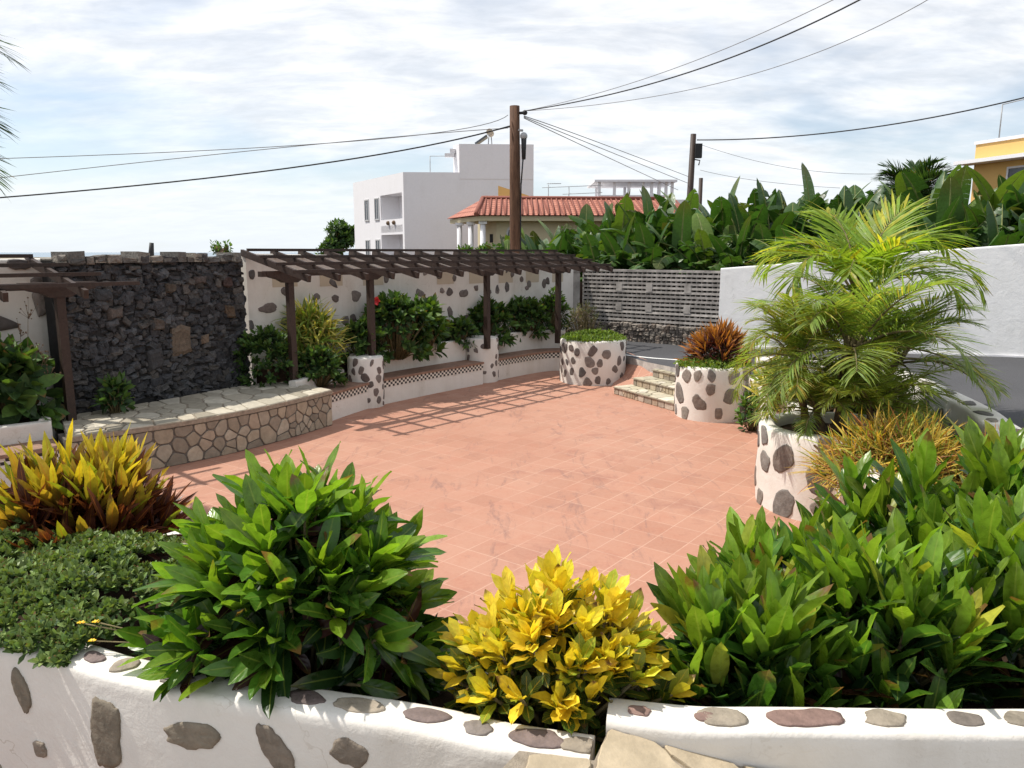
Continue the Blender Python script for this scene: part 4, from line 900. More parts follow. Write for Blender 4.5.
def tone_grey(f, r): return jit((.16, .17, .10), r, .3) if f < .5 else jit((.20, .15, .11), r, .35)
bush('twiggy_shrub', 'grey twiggy half-dry shrub behind the far round planter', 'shrub', (1.62, 17.3, .45), .52, .45, 1.05, 100, 7, .09, .03, 'lf_dull', tone_grey, 28, tilt=1.1, low=.2, n=2)
# red hibiscus flower belongs to its shrub
hib = [o for o in col.objects if o.name.startswith('hibiscus_shrub')][0]
for k in range(10): leaf(f, e, (math.cos(k * 1.26), -.6 + .5 * math.sin(k), math.sin(k * 1.26)), (0, -1, 0), .085, .08, .3, .2, (.6, .04, .05), 3)
f.build('flower', 'red', hib)
# left bed under the short pergola
bush('large_leaf_shrub', 'dark broad-leaved plant in front of the white wall at far left', 'shrub', (-6.1, 9.05, .60), .66, .42, .98, 60, 8, .30, .15, 'lf_dull', tone_dark, 30, tilt=1.2, low=.1, n=4, droop=.4)
t = thing('low_wall', 'short white return wall at the end of the left bench beside the single pergola post', 'wall', (-5.6, 9.1, 0)); b = MB(); sweep(b, Path([(-5.40, 8.80), (-5.58, 9.2), (-5.70, 9.62)], 2), wall_prof(-.12, 0, 0, .68, .02), 0, .008); b.build('wall_body', 'white', t)
bush('broadleaf_shrub', 'small green plant right of the single pergola post, against the dark wall', 'shrub', (-5.12, 9.75, .55), .2, .2, .5, 18, 8, .17, .06, 'lf_dull', tone_dark, 31, tilt=1.2, n=4)
t = thing('seed_stalk_plant', 'tall thin stalks with dry brown seed heads in front of the white wall at left', 'plant', (-5.9, 9.0, .6)); rnd = random.Random(5)
for px, py in ((28, 312), (20, 330), (12, 345), (38, 345), (44, 358), (30, 365), (8, 362), (48, 372)):
    e = at(px, py, y=9.1); q = at(px * .4 + 14, 400, y=9.1); f = MB(); f.tube([q, q.lerp(e, .5) + Vector((.02, 0, .05)), e], [.006, .005, .003], 4)
    for k in range(12):
        c = e + Vector((rnd.gauss(0, .045), rnd.gauss(0, .04), rnd.gauss(0, .06))); f.tube([e - Vector((0, 0, .08)), c], .002, 3); f.ball(c, rnd.uniform(.008, .014), 0, 5)
    f.build('seed_stalk', 'bark', t)

# ------------------------------------------------------------------ palms
def frond_mb(b, o, d, ln, droop, nlf, ll, lw, rnd, tone, vee=.5, curl=.0, side=0.0, lfold=.15, ldroop=.5):
    d = Vector(d).normalized(); hz = Vector((d.x, d.y, 0))
    if hz.length < .05: hz = Vector((rnd.uniform(-1, 1), rnd.uniform(-1, 1), 0))
    hz.normalize(); sd = hz.cross(UP3).normalized(); N = 14; pts = []; pos = Vector(o); a = math.atan2(d.z, math.hypot(d.x, d.y)); seg = ln / N; dirs = []
    for i in range(N + 1):
        pts.append(pos.copy()); dd_ = hz * math.cos(a) + UP3 * math.sin(a) + sd * side * (i / N); dirs.append(dd_.normalized()); pos = pos + dirs[-1] * seg; a -= droop / N * (.45 + 1.1 * i / N)
    b.tube(pts, [max(.0025, .013 * (1 - i / N) * ln + .002) for i in range(N + 1)], 5, 1, True, tone(1, rnd))
    for i in range(nlf):
        t = .14 + .86 * (i + .5) / nlf; k = t * N; j = min(N - 1, int(k)); p = pts[j].lerp(pts[j + 1], k - j); dd_ = dirs[j]; nr = sd.cross(dd_).normalized()
        if nr.z < 0 and abs(a) < 9: nr = nr
        for s in (-1, 1):
            fw_ = .45 + .9 * t ** 2; q = (sd * s * (1 - .3 * t) + dd_ * fw_ + nr * vee * rnd.uniform(.7, 1.2)).normalized()
            l = ll * (.45 + .75 * math.sin(math.pi * (.15 + .8 * t))) * rnd.uniform(.85, 1.1)
            leaf(b, p, q, nr, l, lw, ldroop * rnd.uniform(.5, 1.5), lfold, tone(t, rnd), 3, lance, rnd)
def palm(name, label, base, crown, trunk_r, fronds, tone, seed, ll, lw, nlf, lmat='lf_palm', group=None, ring=True, ldroop=.5, vee=.5):
    rnd = random.Random(seed); t = thing(name, label, 'palm', base, group)
    s = MB(); base, crown = Vector(base), Vector(crown); n = 12
    s.tube([base.lerp(crown, i / n) + Vector((.03 * math.sin(i * .5), 0, 0)) for i in range(n + 1)], [trunk_r * (1.25 - .4 * i / n) * (1.06 if i % 2 else .96) for i in range(n + 1)], 8, 0); s.build('trunk', 'bark', t)
    for (az, el, ln, dr, sdv) in fronds:
        b = MB(); a = R(az); e_ = R(el); frond_mb(b, crown + Vector((math.cos(a) * .04, math.sin(a) * .04, rnd.uniform(-.06, .05))), (math.cos(a) * math.cos(e_), math.sin(a) * math.cos(e_), math.sin(e_)), ln, dr, nlf, ll * min(1.25, ln), lw, rnd, tone, side=sdv, ldroop=ldroop, vee=vee); b.build('frond', [lmat, 'stem'], t)
    return t
def tone_areca(t, r): return jit((.22, .33, .035), r, .2) if r.random() > .2 else jit((.40, .40, .04), r, .2)
def tone_phx(t, r): return jit((.19, .28, .06), r, .3) if r.random() > .16 else jit((.34, .34, .07), r, .3)
def tone_phy(t, r): return jit((.22, .30, .05), r, .25) if r.random() > .2 else jit((.36, .31, .06), r, .25)
palm('areca_palm', 'tallest yellow-green feather palm with arching fronds against the white wall', (3.75, 8.7, .66), (3.92, 8.75, 2.15), .05,
     [(100, 78, 1.25, 1.2, .0), (165, 70, 1.35, 2.6, .0), (200, 60, 1.3, 2.9, -.1), (10, 66, 1.35, 2.2, 0), (-25, 52, 1.35, 2.3, .1), (-50, 40, 1.2, 2.0, .1), (-120, 55, 1.1, 2.0, 0), (60, 60, 1.3, 2.0, 0), (140, 60, 1.3, 2.2, 0), (-75, 68, 1.0, 1.6, 0), (230, 30, .9, 1.6, 0), (30, 82, 1.2, 1.0, .2)], tone_areca, 51, .44, .034, 34, ldroop=.6, vee=.4)
rnd = random.Random(77)
def ringf(n, e0, e1, l0, l1, d0, d1, a0=0, a1=360): return [(a0 + (a1 - a0) * (i + rnd.uniform(-.3, .3)) / n, rnd.uniform(e0, e1), rnd.uniform(l0, l1), rnd.uniform(d0, d1), rnd.uniform(-.2, .2)) for i in range(n)]
palm('feather_palm', 'yellowish feather palm leaning left in the nearest round planter', (3.05, 7.85, .74), (2.93, 7.85, 1.5), .035, ringf(20, -5, 84, .65, .95, 1.0, 2.2), tone_phy, 52, .30, .014, 50, ldroop=.6)
palm('feather_palm', 'full green feather palm with fine leaflets at the middle of the palm planter', (3.35, 7.8, .74), (3.42, 7.75, 1.62), .05, ringf(20, 5, 86, .9, 1.3, .8, 2.2), tone_phx, 53, .34, .017, 44, ldroop=.6)
palm('feather_palm', 'green feather palm on the right of the clump, reaching over the low wall', (3.9, 8.2, .7), (4.15, 8.2, 1.45), .045, ringf(19, 0, 84, .85, 1.15, .8, 2.1), tone_phx, 54, .34, .017, 42, ldroop=.6)
palm('feather_palm', 'lowest small feather palm at the foot of the clump, fronds over the planter rim', (3.15, 7.7, .74), (3.12, 7.65, 1.05), .035, ringf(28, 0, 80, .5, .78, .9, 2.0), tone_phx, 55, .26, .011, 40, ldroop=.6)
palm('feather_palm', 'golden-green low feather palm filling the front of the palm planter', (3.55, 7.5, .74), (3.58, 7.45, 1.12), .035, [(14 * i + 5 * (i % 3), 8 + (i * 37) % 70, .6 + .03 * (i % 9), 1.0 + .12 * (i % 8), 0) for i in range(26)], (lambda t, r: jit((.24, .30, .055), r, .3)), 58, .27, .013, 40, ldroop=.6)
palm('date_palm', 'distant palm crown rising above the banana plants', (15.2, 30, .3), (15.25, 30, 4.8), .22, ringf(60, -45, 88, 1.2, 1.6, .6, 1.7), tone_dark, 56, .50, .06, 26, lmat='lf_dull', ldroop=.3)
palm('date_palm', 'palm at the upper left whose frond tips hang into the picture', (-6.3, 7.0, 0), (-6.02, 7.0, 3.95), .16, [(-8, 35, 1.7, 1.5, 0), (0, 12, 1.5, 1.1, 0), (15, 55, 1.7, 2.0, 0), (-25, -5, 1.5, 1.0, .1)] + ringf(14, -10, 75, 1.4, 1.8, .9, 1.7, 60, 300), tone_dark, 57, .38, .02, 46, ldroop=.35)

# ------------------------------------------------------------------ banana plantation
def banana(seed, h):
    rnd = random.Random(seed); t = thing('banana_plant', 'tall banana plant with broad torn leaves behind the street walls', 'banana plant', (0, 0, 0), 'banana plants of the plantation', True)
    s = MB(); sh = h * .58; s.tube([(0, 0, -.1), (.03, .02, sh * .5), (.02, .05, sh)], [.14, .12, .085], 9, 0); s.build('pseudostem', 'bstem', t)
    b = MB(); nL = 17; a = rnd.uniform(0, 6.28)
    for k in range(nL):
        a += 2.4 + rnd.uniform(-.35, .35); f = k / (nL - 1); el = R(84 - 88 * f ** .8 + rnd.uniform(-14, 8)); hz = Vector((math.cos(a), math.sin(a), 0)); sd = hz.cross(UP3); ln = h * (rnd.uniform(.46, .60) if f < .35 else rnd.uniform(.36, .52)); N = 12
        p = Vector((.02, .05, sh * rnd.uniform(.72, 1.02))); e_ = el; c = jit((.042, .096, .021), rnd, .38) if rnd.random() > .15 else jit((.10, .17, .03), rnd, .2)
        if f > .8 and rnd.random() < .16: c = jit((.14, .11, .06), rnd)
        pts = []; ds = []; dr = rnd.uniform(.7, 2.3) * (.35 + 1.3 * f)
        for i in range(N + 1): pts.append(p.copy()); dv = hz * math.cos(e_) + UP3 * math.sin(e_); ds.append(dv); p = p + dv * ln / N; e_ -= dr / N * (1.6 * i / N)
        tw = rnd.uniform(-.5, .5); r0 = rnd.random()
        b.tube(pts, [.03 * (1 - i / N) + .006 for i in range(N + 1)], 5, 1, True, (.2, .26, .08)); torn = rnd.random() < .55 + .5 * f
        W = ln * rnd.uniform(.135, .165)
        for sgn in (-1, 1):
            M_ = 15; gap = .0
            for i in range(M_):
                t0 = .2 + .8 * i / M_; t1 = .2 + .8 * (i + 1) / M_
                def pw_(t):
                    k2 = min(N - .001, t * N); j = int(k2); return pts[j].lerp(pts[j + 1], k2 - j), ds[j]
                def wd_(t): u = (t - .2) / .8; return W * max(.04, min(1, max(u, 0) / .16) ** .6 * max(0, 1 - max(u, 0) ** 5) ** .6) 
                if i == 0 or (torn and rnd.random() < .5): dp = rnd.uniform(-.25, 1.3) if torn else rnd.uniform(.1, .3)
                q0, d0 = pw_(t0); q1, d1 = pw_(t1); nr = sd.cross(d0); up_ = nr * (.35 - dp)
                sv = (sd * sgn * math.cos(tw * sgn) + up_).normalized()
                sv2 = (sv - UP3 * (.35 + dp * .5)).normalized(); w0, w1 = wd_(t0), wd_(t1)
                v = [b.vert(q0, c, (0, t0, r0)), b.vert(q1, c, (0, t1, r0)), b.vert(q1 + sv * w1 * .55 + d1 * .03, c, (sgn * .5, t1, r0)), b.vert(q0 + sv * w0 * .55 + d0 * .03, c, (sgn * .5, t0, r0)),
                     b.vert(q1 + sv * w1 * .55 + sv2 * w1 * .5 + d1 * .06, c, (sgn, t1, r0)), b.vert(q0 + sv * w0 * .55 + sv2 * w0 * .5 + d0 * .06, c, (sgn, t0, r0))]
                b.face((v[0], v[1], v[2], v[3]), 0, True); b.face((v[3], v[2], v[4], v[5]), 0, True)
    b.build('leaf_crown', ['lf_ban', 'bstem'], t); return t
protos = [banana(100 + i, 3.6) for i in range(7)]
def copy_thing(o):
    c = o.copy(); col.objects.link(c)
    for ch in list(o.children): d = ch.copy(); col.objects.link(d); d.parent = c
    return c
rnd = random.Random(31); spots = []
for px, py, y in [(528, 236, 25), (534, 242, 23.5), (556, 240, 23.2), (590, 236, 23), (612, 226, 22.5), (548, 238, 24), (566, 232, 25), (585, 222, 26), (604, 215, 25), (540, 248, 22.5), (575, 246, 22), (600, 240, 21.5), (622, 208, 23), (642, 196, 22), (626, 235, 21), (652, 225, 20.5), (664, 190, 22.5), (688, 198, 24), (700, 186, 22), (684, 225, 20.5), (712, 220, 20), (728, 190, 22), (748, 200, 21), (760, 186, 24), (776, 190, 21), (742, 228, 19.5), (768, 225, 19.5), (795, 200, 20.5), (812, 182, 22), (800, 228, 18.5), (826, 190, 21), (845, 200, 20), (860, 196, 22), (836, 225, 18.5), (880, 200, 21), (870, 228, 18.2), (905, 190, 21), (900, 215, 18), (928, 182, 20), (945, 176, 21), (962, 170, 20), (935, 215, 17.5), (955, 200, 17.5), (982, 178, 19), (1000, 186, 18), (975, 210, 17), (1018, 176, 18.5), (1010, 205, 16.5), (1040, 180, 18), (1060, 190, 17), (1045, 205, 16), (1085, 180, 17), (1110, 190, 16), (520, 228, 28), (658, 205, 26), (720, 200, 26), (790, 190, 26), (920, 185, 24)]:
    p = at(px, py - (12 if px < 612 else 10), y=y); spots.append((p.x, y, p.z))
for x, y, zt in list(spots): spots.append((x + rnd.uniform(-.7, .7), y + rnd.uniform(.5, 1.3), zt - rnd.uniform(.1, .7)))
for i, (x, y, zt) in enumerate(spots):
    o = protos[i] if i < 7 else copy_thing(protos[rnd.randrange(7)])
    s_ = max(.45, (zt - .45) / 3.6) * rnd.uniform(.84, 1.02); o.location = (x, y, .45); o.scale = (max(s_, .85),) * 2 + (s_,); o.rotation_euler = (0, 0, rnd.uniform(0, 6.28))
# ------------------------------------------------------------------ buildings behind
def wallquad(b, a, c, z0, z1, mi=0):
    b.face([b.vert(p) for p in ((a[0], a[1], z0), (c[0], c[1], z0), (c[0], c[1], z1), (a[0], a[1], z1))], mi)
def pane_window(t, a, c, f0, f1, z0, z1, out_n, frame='frame', depth=.12, bars=1):
    """window between fractions f0..f1 of the wall a-c"""
    a, c = Vector(a), Vector(c); d = (c - a); p, q = a + d * f0, a + d * f1; n = Vector(out_n).normalized(); dd_ = d.normalized(); b = MB(); w = .07
    def bx_(p0, p1, za, zb_, o0, o1, mm, mi=0): mm.hexa([(*(p0 + n * o0), za), (*(p1 + n * o0), za), (*(p1 + n * o1), za), (*(p0 + n * o1), za), (*(p0 + n * o0), zb_), (*(p1 + n * o0), zb_), (*(p1 + n * o1), zb_), (*(p0 + n * o1), zb_)], mi)
    bx_(p, p + dd_ * w, z0, z1, .0, .04, b); bx_(q - dd_ * w, q, z0, z1, .0, .04, b); bx_(p, q, z0 - w, z0, 0, .06, b); bx_(p, q, z1, z1 + w, 0, .04, b)
    for k in range(bars): m = p.lerp(q, (k + 1) / (bars + 1)); bx_(m - dd_ * .025, m + dd_ * .025, z0, z1, 0, .035, b)
    o = b.build('window', frame, t); b = MB(); bx_(p + dd_ * w * .8, q - dd_ * w * .8, z0 + .01, z1 - .01, .003, .012, b); b.build('pane', 'glass', o); return o
# white cubic house
A, B_, C_ = Vector((-6.17, 45)), Vector((-10.43, 52.0)), Vector((1.23, 45.4))
D_ = B_ + (C_ - A); t = thing('white_house', 'white cubic house with two loggias and a taller rear block', 'building', (-3, 48, 0)); n_l = Vector(((B_ - A).y, -(B_ - A).x)).normalized()
if n_l.x > 0: n_l = -n_l
ztop = 7.06; b = MB(); lo = .70
# left face with two real recesses
f0, f1 = .03, .43
def lp(f): return A + (B_ - A) * f
for (z0, z1, fa, fb) in [(-1, ztop, f1, 1), (-1, ztop, 0, f0), (-1, 1.2, f0, f1), (3.62, 4.16, f0, f1), (5.96, ztop, f0, f1)]: wallquad(b, lp(fb), lp(fa), z0, z1)
inn = -n_l * 1.2
for z0, z1 in ((1.2, 3.62), (4.16, 5.96)):
    a_, c_ = lp(f0), lp(f1); wallquad(b, c_ + inn, a_ + inn, z0, z1); wallquad(b, a_, a_ + inn, z0, z1); wallquad(b, c_ + inn, c_, z0, z1)
    for z in (z0, z1): b.face([b.vert((*p, z)) for p in (a_, c_, c_ + inn, a_ + inn)])
wallquad(b, A, C_, -1, ztop); wallquad(b, C_, D_, -1, ztop); wallquad(b, D_, B_, -1, ztop)
b.face([b.vert((*p, ztop - .25)) for p in (A, C_, D_, B_)])
T0 = A.lerp(C_, .43); T1 = C_; T2 = C_ + (B_ - A) * .09; T3 = T0 + (B_ - A) * .09; b.prism([tuple(T0 + Vector((.0, -.02))), tuple(T1 + Vector((0, -.02))), tuple(T2), tuple(T3)], 6.7, 8.62)
b.build('house_wall', 'bwhite', t)
for z0 in (1.2, 3.75): 
    a_, c_ = lp(f0) - n_l * .05, lp(f1) - n_l * .05; b = MB(); b.bar((*a_, z0 + .38), (*c_, z0 + .38), .1, .76); o = b.build('parapet', 'bwhite', t)
    b = MB(); 
    for f in (.35, .62): q = a_.lerp(c_, f) + n_l * .1; b.ball((q.x, q.y, z0 + .55), .13, 0, 8)
    b.build('plant_pot', 'bark', o)
for f in (.50, .71):
    for z0, z1 in ((1.6, 3.3), (4.6, 5.8)): pane_window(t, A, B_, f - .045, f + .045, z0, z1, n_l)
b = MB(); q0 = T0 + Vector((-.85, .3)); b.prism([(q0.x, q0.y), (T0.x - .3, q0.y), (T0.x - .3, q0.y + .3), (q0.x, q0.y + .3)], 7.95, 8.15); b.prism([(q0.x + .3, q0.y + .02), (T0.x - .25, q0.y + .02), (T0.x - .25, q0.y + .28), (q0.x + .3, q0.y + .28)], 8.15, 8.4); b.build('roof_canopy', 'bwhite', t)
b = MB(); e = [A.lerp(C_, f) + Vector((0, .5)) for f in (.20, .30, .43)]
for p in e[:1]: b.tube([(p.x, p.y, 6.8), (p.x, p.y, 8.0)], .025, 5)
b.tube([(e[0].x, e[0].y, 8.0), (e[2].x, e[2].y, 8.02)], .02, 5); b.build('roof_rail', 'metal', t)
b = MB(); q = A.lerp(C_, -.0) + Vector((.1, -.08)); b.tube([(q.x, q.y, 4.0 - 1.7), (q.x, q.y - .05, 3.9 - 1.7)], .03, 5); b.tube([(q.x - 1.0, q.y - .4, 2.42), (q.x, q.y, 2.4)], .03, 5); b.build('wall_lamp', 'metal', t)
t = thing('solar_heater', 'solar water heater with tank on the roof of the white cubic house', 'water heater', (-1.5, 45.6, 8.6)); b = MB(); b.bar((-2.1, 45.8, 8.66), (-1.42, 45.8, 9.12), .10, .9, 0, (0, 1, 0)); b.build('panel', 'glass', t)
b = MB(); b.tube([(-1.28, 45.5, 9.32), (-1.22, 46.2, 9.32)], .19, 12); b.build('tank', 'beige', t); b = MB(); b.tube([(-1.35, 45.5, 8.6), (-1.3, 45.5, 9.2)], .03, 5); b.tube([(-1.15, 46.1, 8.6), (-1.2, 46.1, 9.2)], .03, 5); b.tube([(-1.25, 45.5, 9.35), (.0, 45.5, 9.6)], .03, 5); b.build('pipe', 'metal', t)
# tile-roofed house
t = thing('tile_roofed_house', 'cream single-storey house with orange tiled hip roof and columned porch', 'building', (3, 35, 0))
FL, FR, BR, BL = Vector((-1.47, 32)), Vector((7.4, 32.4)), Vector((6.6, 39.5)), Vector((-2.95, 35.6)); ez, rz = 4.08, 4.92; RL, RR = Vector((-1.3, 34.9)), Vector((6.9, 35.5))
b = MB()
def roofpoly(pts, ud):
    o = Vector(pts[0]); u = Vector((*ud, 0)).normalized(); nrm = (Vector(pts[1]) - o).cross(Vector(pts[2]) - o).normalized(); v = nrm.cross(u)
    b.face([b.vert(p, (.5, .5, .5), ((Vector(p) - o).dot(u), (Vector(p) - o).dot(v), 0)) for p in pts])
P3 = lambda q, z: (q.x, q.y, z)
roofpoly([P3(FL, ez), P3(FR, ez), P3(RR, rz), P3(RL, rz)], FR - FL); roofpoly([P3(BL, ez), P3(FL, ez), P3(RL, rz)], FL - BL); roofpoly([P3(FR, ez), P3(BR, ez), P3(RR, rz)], BR - FR); roofpoly([P3(BR, ez), P3(BL, ez), P3(RL, rz), P3(RR, rz)], BL - BR)
ro = b.build('roof', 'roof', t)
b = MB(); b.tube([P3(FL, ez + .03), P3(RL, rz + .04)], .09, 6); b.tube([P3(RL, rz + .04), P3(RR, rz + .04)], .09, 6); b.tube([P3(FR, ez + .03), P3(RR, rz + .04)], .09, 6)
d_ = (FR - FL).normalized(); dn = Vector((-d_.y, d_.x))
k = int((FR - FL).length / .22)
for i in range(k):                                       # tile ends and the ribs of the front slope
    p = FL.lerp(FR, (i + .5) / k); q = RL.lerp(RR, max(0, min(1, (p.x - RL.x) / (RR.x - RL.x)))); f_ = 1 if p.x > RL.x else max(.05, (p.x - FL.x) / (RL.x - FL.x + 1e-6))
    b.tube([(p.x, p.y - .03, ez + .03), (p.x + (0), p.y + (q.y - p.y) * f_, ez + .03 + (rz - ez) * f_)], .035, 5)
b.build('ridge_tiles', 'roof', ro)
b = MB(); b.prism([(-1.35, 32.15), (7.3, 32.5), (6.5, 39.3), (-2.8, 35.5)], ez - .22, ez - .03); b.build('eave_board', 'cream', t)
b = MB(); b.prism([(-.65, 32.75), (7.1, 33.1), (6.3, 39.0), (-1.6, 36.6)], 0, ez - .2); b.build('house_wall', 'cream', t)
for x, y in ((-1.2, 32.45), (-1.75, 33.4), (-2.3, 34.4)):
    b = MB(); b.tube([(x, y, .3), (x, y, ez - .24)], [.13, .11], 10); b.box((x - .17, y - .17, ez - .34), (x + .17, y + .17, ez - .222)); b.build('column', 'bwhite', t)
for x0 in (-.15,):
    w = MB(); pts = [(-.27, 2.4), (.27, 2.4), (.27, 3.35)] + [(.27 * math.cos(a), 3.35 + .27 * math.sin(a)) for a in (.5, 1.0, 1.57, 2.1, 2.6)] + [(-.27, 3.35)]
    fx = x0 + .25; fy = 32.75 + .35 * (fx + .65) / 7.75
    r1 = [w.vert((fx + x * 1.25, fy - .03, 2.95 + (z - 2.95) * 1.15)) for x, z in pts]; w.face(r1, 0); o = w.build('window', 'frame', t); w = MB(); w.face([w.vert((fx + x, fy - .04, z)) for x, z in pts], 0); w.build('pane', 'glass', o)
b = MB(); b.box((-.95, 33.4, 3.0), (-.8, 33.5, 3.35)); b.build('wall_lamp', 'cable', t)
for x, y, lab in ((-1.9, 31.6, 'small round shrub with reddish tips in front of the porch columns'), (-1.1, 31.4, 'small green shrub below the arched window')): bush('garden_shrub', lab, 'shrub', (x, y, 1.9), .55, .5, 1.0, 50, 8, .2, .08, 'lf_dull', tone_mid, int(-x * 10), n=3, group='shrubs of the tile-roofed house', stems=False)
# ochre gable behind it
t = thing('ochre_gable', 'ochre yellow sloping gable wall behind the tiled roof and pole', 'building', (0, 40, 0)); b = MB(); b.prism([(-.70, 40), (1.2, 40), (1.2, 42), (-.70, 42)], 0, lambda x, y: 5.9 if x < 0 else 5.3); b.build('gable_wall', 'ochre', t)
# white roof pavilion far behind
t = thing('white_roof_house', 'white house with a glazed rooftop room seen over the tiled roof', 'building', (8, 52, 0)); b = MB(); b.prism([(5.2, 52), (12.5, 52), (12.5, 60), (5.2, 60)], -1, 6.0); b.build('house_wall', 'bwhite', t)
b = MB(); b.prism([(5.4, 51.8), (10.8, 51.8), (10.8, 57), (5.4, 57)], 7.12, 7.26); b.build('roof', 'bwhite', t)
b = MB()
for x in (5.75, 6.75, 7.7, 8.65, 9.2, 9.7, 10.15, 10.55): b = MB(); b.box((x - .09, 52.1, 5.98), (x + .09, 52.28, 7.12)); b.build('column', 'bwhite', t)
for x in (6.0, 8.0, 10.4): b = MB(); b.box((x - .09, 56.1, 5.98), (x + .09, 56.28, 7.12)); b.build('column', 'bwhite', t)
b = MB(); b.box((5.7, 52.13, 5.98), (10.6, 52.25, 6.3)); b.build('parapet', 'bwhite', t)
t = thing('roof_antenna', 'thin television antenna and rail on the far white roof', 'antenna', (3, 50, 6)); b = MB()
for x in (2.3, 3.6): b.tube([(x, 50, 5), (x, 50, 7.0 - .1 * x)], .03, 5)
b.tube([(1.9, 50, 6.6), (5.7, 50, 6.75)], .02, 5); b.tube([(3.2, 50, 6.2), (5.7, 50, 6.3)], .02, 5)
for k in range(6): b.tube([(2.3 + .12 * k, 49.7, 6.85), (2.3 + .12 * k, 50.3, 6.85)], .012, 4)
b.tube([(2.2, 50, 6.85), (3.1, 50, 6.85)], .02, 4); b.build('mast', 'metal', t)
# yellow house at right
t = thing('yellow_house', 'bright ochre yellow house with white cornice at the right edge', 'building', (21, 28, 0)); Y0, Y1 = Vector((18.58, 32)), Vector((21.9, 21.8))
b = MB(); b.prism([tuple(Y0), tuple(Y1), (32, 24), (28.5, 34.5)], 0, 6.85); b.build('house_wall', 'ochre', t)
n_y = Vector(((Y1 - Y0).y, -(Y1 - Y0).x)).normalized()
if n_y.x > 0: n_y = -n_y
b = MB(); dy = (Y1 - Y0).normalized(); a, c = Y0 - dy * .35, Y1; b.hexa([(*(a + n_y * .7), 6.05), (*(c + n_y * .7), 6.05), (*(c - n_y * .1), 6.05), (*(a - n_y * .1), 6.05), (*(a + n_y * .7), 6.19), (*(c + n_y * .7), 6.19), (*(c - n_y * .1), 6.19), (*(a - n_y * .1), 6.19)]); b.build('cornice', 'bwhite', t)
b = MB(); a, c = Y0 - dy * .05, Y1; b.hexa([(*(a + n_y * .06), 6.83), (*(c + n_y * .06), 6.83), (*(c - n_y * .3), 6.83), (*(a - n_y * .3), 6.83), (*(a + n_y * .06), 6.95), (*(c + n_y * .06), 6.95), (*(c - n_y * .3), 6.95), (*(a - n_y * .3), 6.95)]); b.build('coping', 'bwhite', t)
pane_window(t, Y0, Y1, .14, .34, 4.6, 5.75, n_y, 'bwhite'); pane_window(t, Y0, Y1, .48, .66, 4.6, 5.75, n_y, 'bwhite')
b = MB(); q = Y0 + dy * 1.0; b.tube([(*q, 6.9), (*q, 8.2)], .025, 5); b.tube([(*q, 8.2), (*(q + dy * 4), 8.35)], .02, 5); b.build('roof_rail', 'metal', t)
# far trees
def tree(label, x, y, w, z0, zc_, h, seed, tone, n=500, ls=.5):
    rnd = random.Random(seed); t = thing('broadleaf_tree', label, 'tree', (x, y, z0)); s = MB(); s.tube([(x, y, z0), (x + .1, y, (z0 + zc_) / 2), (x, y, zc_)], [.3, .22, .12], 8)
    cl = [(x + rnd.uniform(-.6, .6) * w, y + rnd.uniform(-.5, .5) * w, zc_ + rnd.uniform(-.45, .45) * h, rnd.uniform(.25, .42) * w) for _ in range(11)]
    for c in cl: s.tube([(x, y, zc_ - h * .4), c[:3]], [.1, .03], 5)
    s.build('trunk', 'bark', t); b = MB()
    for i in range(n):
        c = rnd.choice(cl); v = Vector((rnd.gauss(0, 1), rnd.gauss(0, 1), rnd.gauss(0, 1))).normalized() * c[3] * rnd.uniform(.55, 1.1); p = Vector(c[:3]) + v
        shoot(b, p, v + Vector((0, 0, .5)), 5, ls, ls * .5, rnd, tone, (.4, 1.4), .1, .2, .4, 2)
    b.build('crown', 'lf_dull', t)
tree('round dark green tree left of the white cubic house', -13.2, 60, 1.9, 0, 3.7, 2.6, 61, tone_dark, 420, .42)
tree('small pale green treetop showing over the dark stone wall', -6.3, 17, .28, 0, 2.62, .3, 62, tone_mid, 60, .1)

# ------------------------------------------------------------------ poles and cables
p1 = at(515, 106, y=21.0); t = thing('utility_pole', 'weathered brown wooden utility pole in the middle, in front of the tiled house', 'utility pole', (p1.x, 21, 0)); b = MB()
b.tube([(p1.x, 21, 0), (p1.x + .01, 21, 2.5), (p1.x, 21, 4.5), (p1.x - .01, 21, p1.z)], [.155, .15, .142, .13], 12); b.build('pole', 'pole', t)
b = MB(); q = at(523, 147, y=20.95); b.tube([(q.x + .02, 20.9, q.z - .32), (q.x + .02, 20.9, q.z + .28)], [.05, .075], 8); b.tube([(q.x, 20.9, q.z - .3), (q.x - .05, 20.9, q.z - .95)], .02, 5); b.tube([(q.x - .05, 20.9, q.z - .9), (p1.x + .15, 20.95, 3.2), (p1.x + .17, 20.95, .3)], .018, 5); b.build('cable_sleeve', 'cable', t)
b = MB(); q = at(523, 134, y=20.95); b.ball((q.x + .02, 20.9, q.z - .06), .10, 0, 10); b.tube([(p1.x, 20.95, q.z + .1), (q.x, 20.9, q.z + .08)], .03, 6); b.build('street_lamp_head', 'metal', t)
b = MB(); q = at(521, 113, y=20.95); b.tube([(p1.x, 21, q.z), (q.x + .12, 20.9, q.z)], .035, 6); b.ball((q.x + .1, 20.9, q.z), .07, 0, 8); b.build('bracket', 'cable', t)
p2 = at(693.5, 134, y=35); t = thing('utility_pole', 'dark distant utility pole with a small box, above the banana plants', 'utility pole', (p2.x, 35, 0)); b = MB(); b.tube([(p2.x - .15, 35, 0), (p2.x, 35, p2.z)], [.17, .12], 10); b.build('pole', 'wood', t)
b = MB(); q = at(698, 151, y=34.9); b.box((q.x - .15, 34.75, q.z - .3), (q.x + .15, 35, q.z + .3)); b.tube([(p2.x, 34.9, q.z - .35), (q.x + .1, 34.9, q.z - .4), (q.x + .05, 34.9, q.z - .6)], .03, 5); b.build('junction_box', 'cable', t)
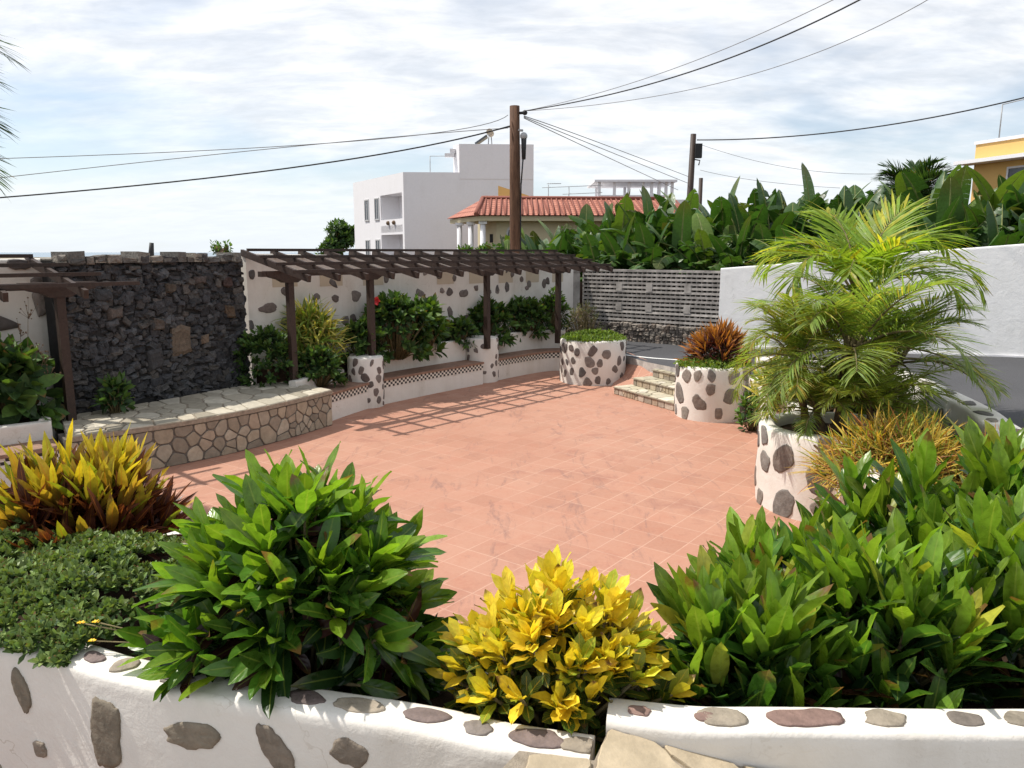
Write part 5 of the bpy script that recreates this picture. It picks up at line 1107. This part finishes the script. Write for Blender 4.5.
p3 = at(701, 178, y=48); t = thing('utility_pole', 'short thin pole just right of the distant utility pole', 'utility pole', (p3.x, 48, 0)); b = MB(); b.tube([(p3.x, 48, 0), (p3.x, 48, p3.z)], .12, 8); b.build('pole', 'wood', t)
def cable(label, a, m, c, r=.014, mt='cable', group='overhead cables'):
    P0, Pm, P2 = at(*a[:2], y=a[2]), at(*m[:2], y=m[2]), at(*c[:2], y=c[2]); P1 = (Pm - P0 * .25 - P2 * .25) * 2; N = 24; b = MB()
    b.tube([P0 * (1 - t) ** 2 + P1 * 2 * t * (1 - t) + P2 * t * t for t in [i / N for i in range(N + 1)]], r * .75, 5); tag(b.build('overhead_cable', mt), label, 'cable', group)
cable('thickest black cable falling left from the wooden pole, lowest on the left', (510, 126, 20.9), (258, 172, 20.4), (-160, 209, 19.5), .026)
cable('thin cable left of the wooden pole, middle one of three', (508, 128, 20.9), (258, 150, 20.4), (-160, 196, 19.5), .013, 'cable_pale')
cable('thin cable left of the wooden pole, topmost of three', (508, 115, 20.9), (330, 143, 20.5), (-160, 163, 19.5), .013, 'cable_pale')
cable('thick cable rising from the wooden pole to the top of the picture', (524, 111, 20.9), (690, 72, 17), (900, -22, 13), .020)
cable('thin cable rising beside the thick one to the top of the picture', (524, 111, 20.9), (670, 70, 17), (880, -24, 13), .010, 'cable_pale')
cable('lowest thin cable rising from the wooden pole to the upper right', (524, 111, 20.9), (735, 79, 17), (960, -20, 13), .010, 'cable_pale')
for i, (x1, y1, xm, ym, lab) in enumerate([(692, 178, 600, 143, 'upper thin cable descending from the wooden pole towards the distant pole'), (690, 184, 598, 147, 'middle thin cable descending from the wooden pole towards the distant pole'), (678, 190, 592, 150, 'lower thin cable descending from the wooden pole behind the white rooftop room')]):
    cable(lab, (524, 116 + i, 20.9), (xm, ym, 28), (x1, y1, 36 + i), .016, 'cable_pale')
cable('twisted dark cable from the distant pole rising to the right edge', (697, 140, 34.9), (868, 128, 31), (1080, 83, 27), .034)
cable('thin sagging cable from the distant pole to the yellow house', (699, 144, 34.9), (835, 173, 33.5), (977, 161, 32), .012, 'cable_pale')
cable('faint thin cable from the distant pole towards the banana plants', (700, 170, 40), (760, 181, 40), (840, 188, 40), .014, 'cable_pale')
t = tag(MB().build('chimney_pipe', 'cable'), 'short dark pipe end sticking up behind the dark stone wall', 'pipe')
b = MB(); q = at(151, 250, y=13.2); b.tube([(q.x, 13.2, 0), (q.x, 13.2, q.z - .05), (q.x + .02, 13.2, q.z + .12)], [.05, .045, .035], 8)
bpy.data.objects.remove(t); tag(b.build('vent_pipe', 'cable'), 'short dark pipe end sticking up behind the dark stone wall', 'pipe')
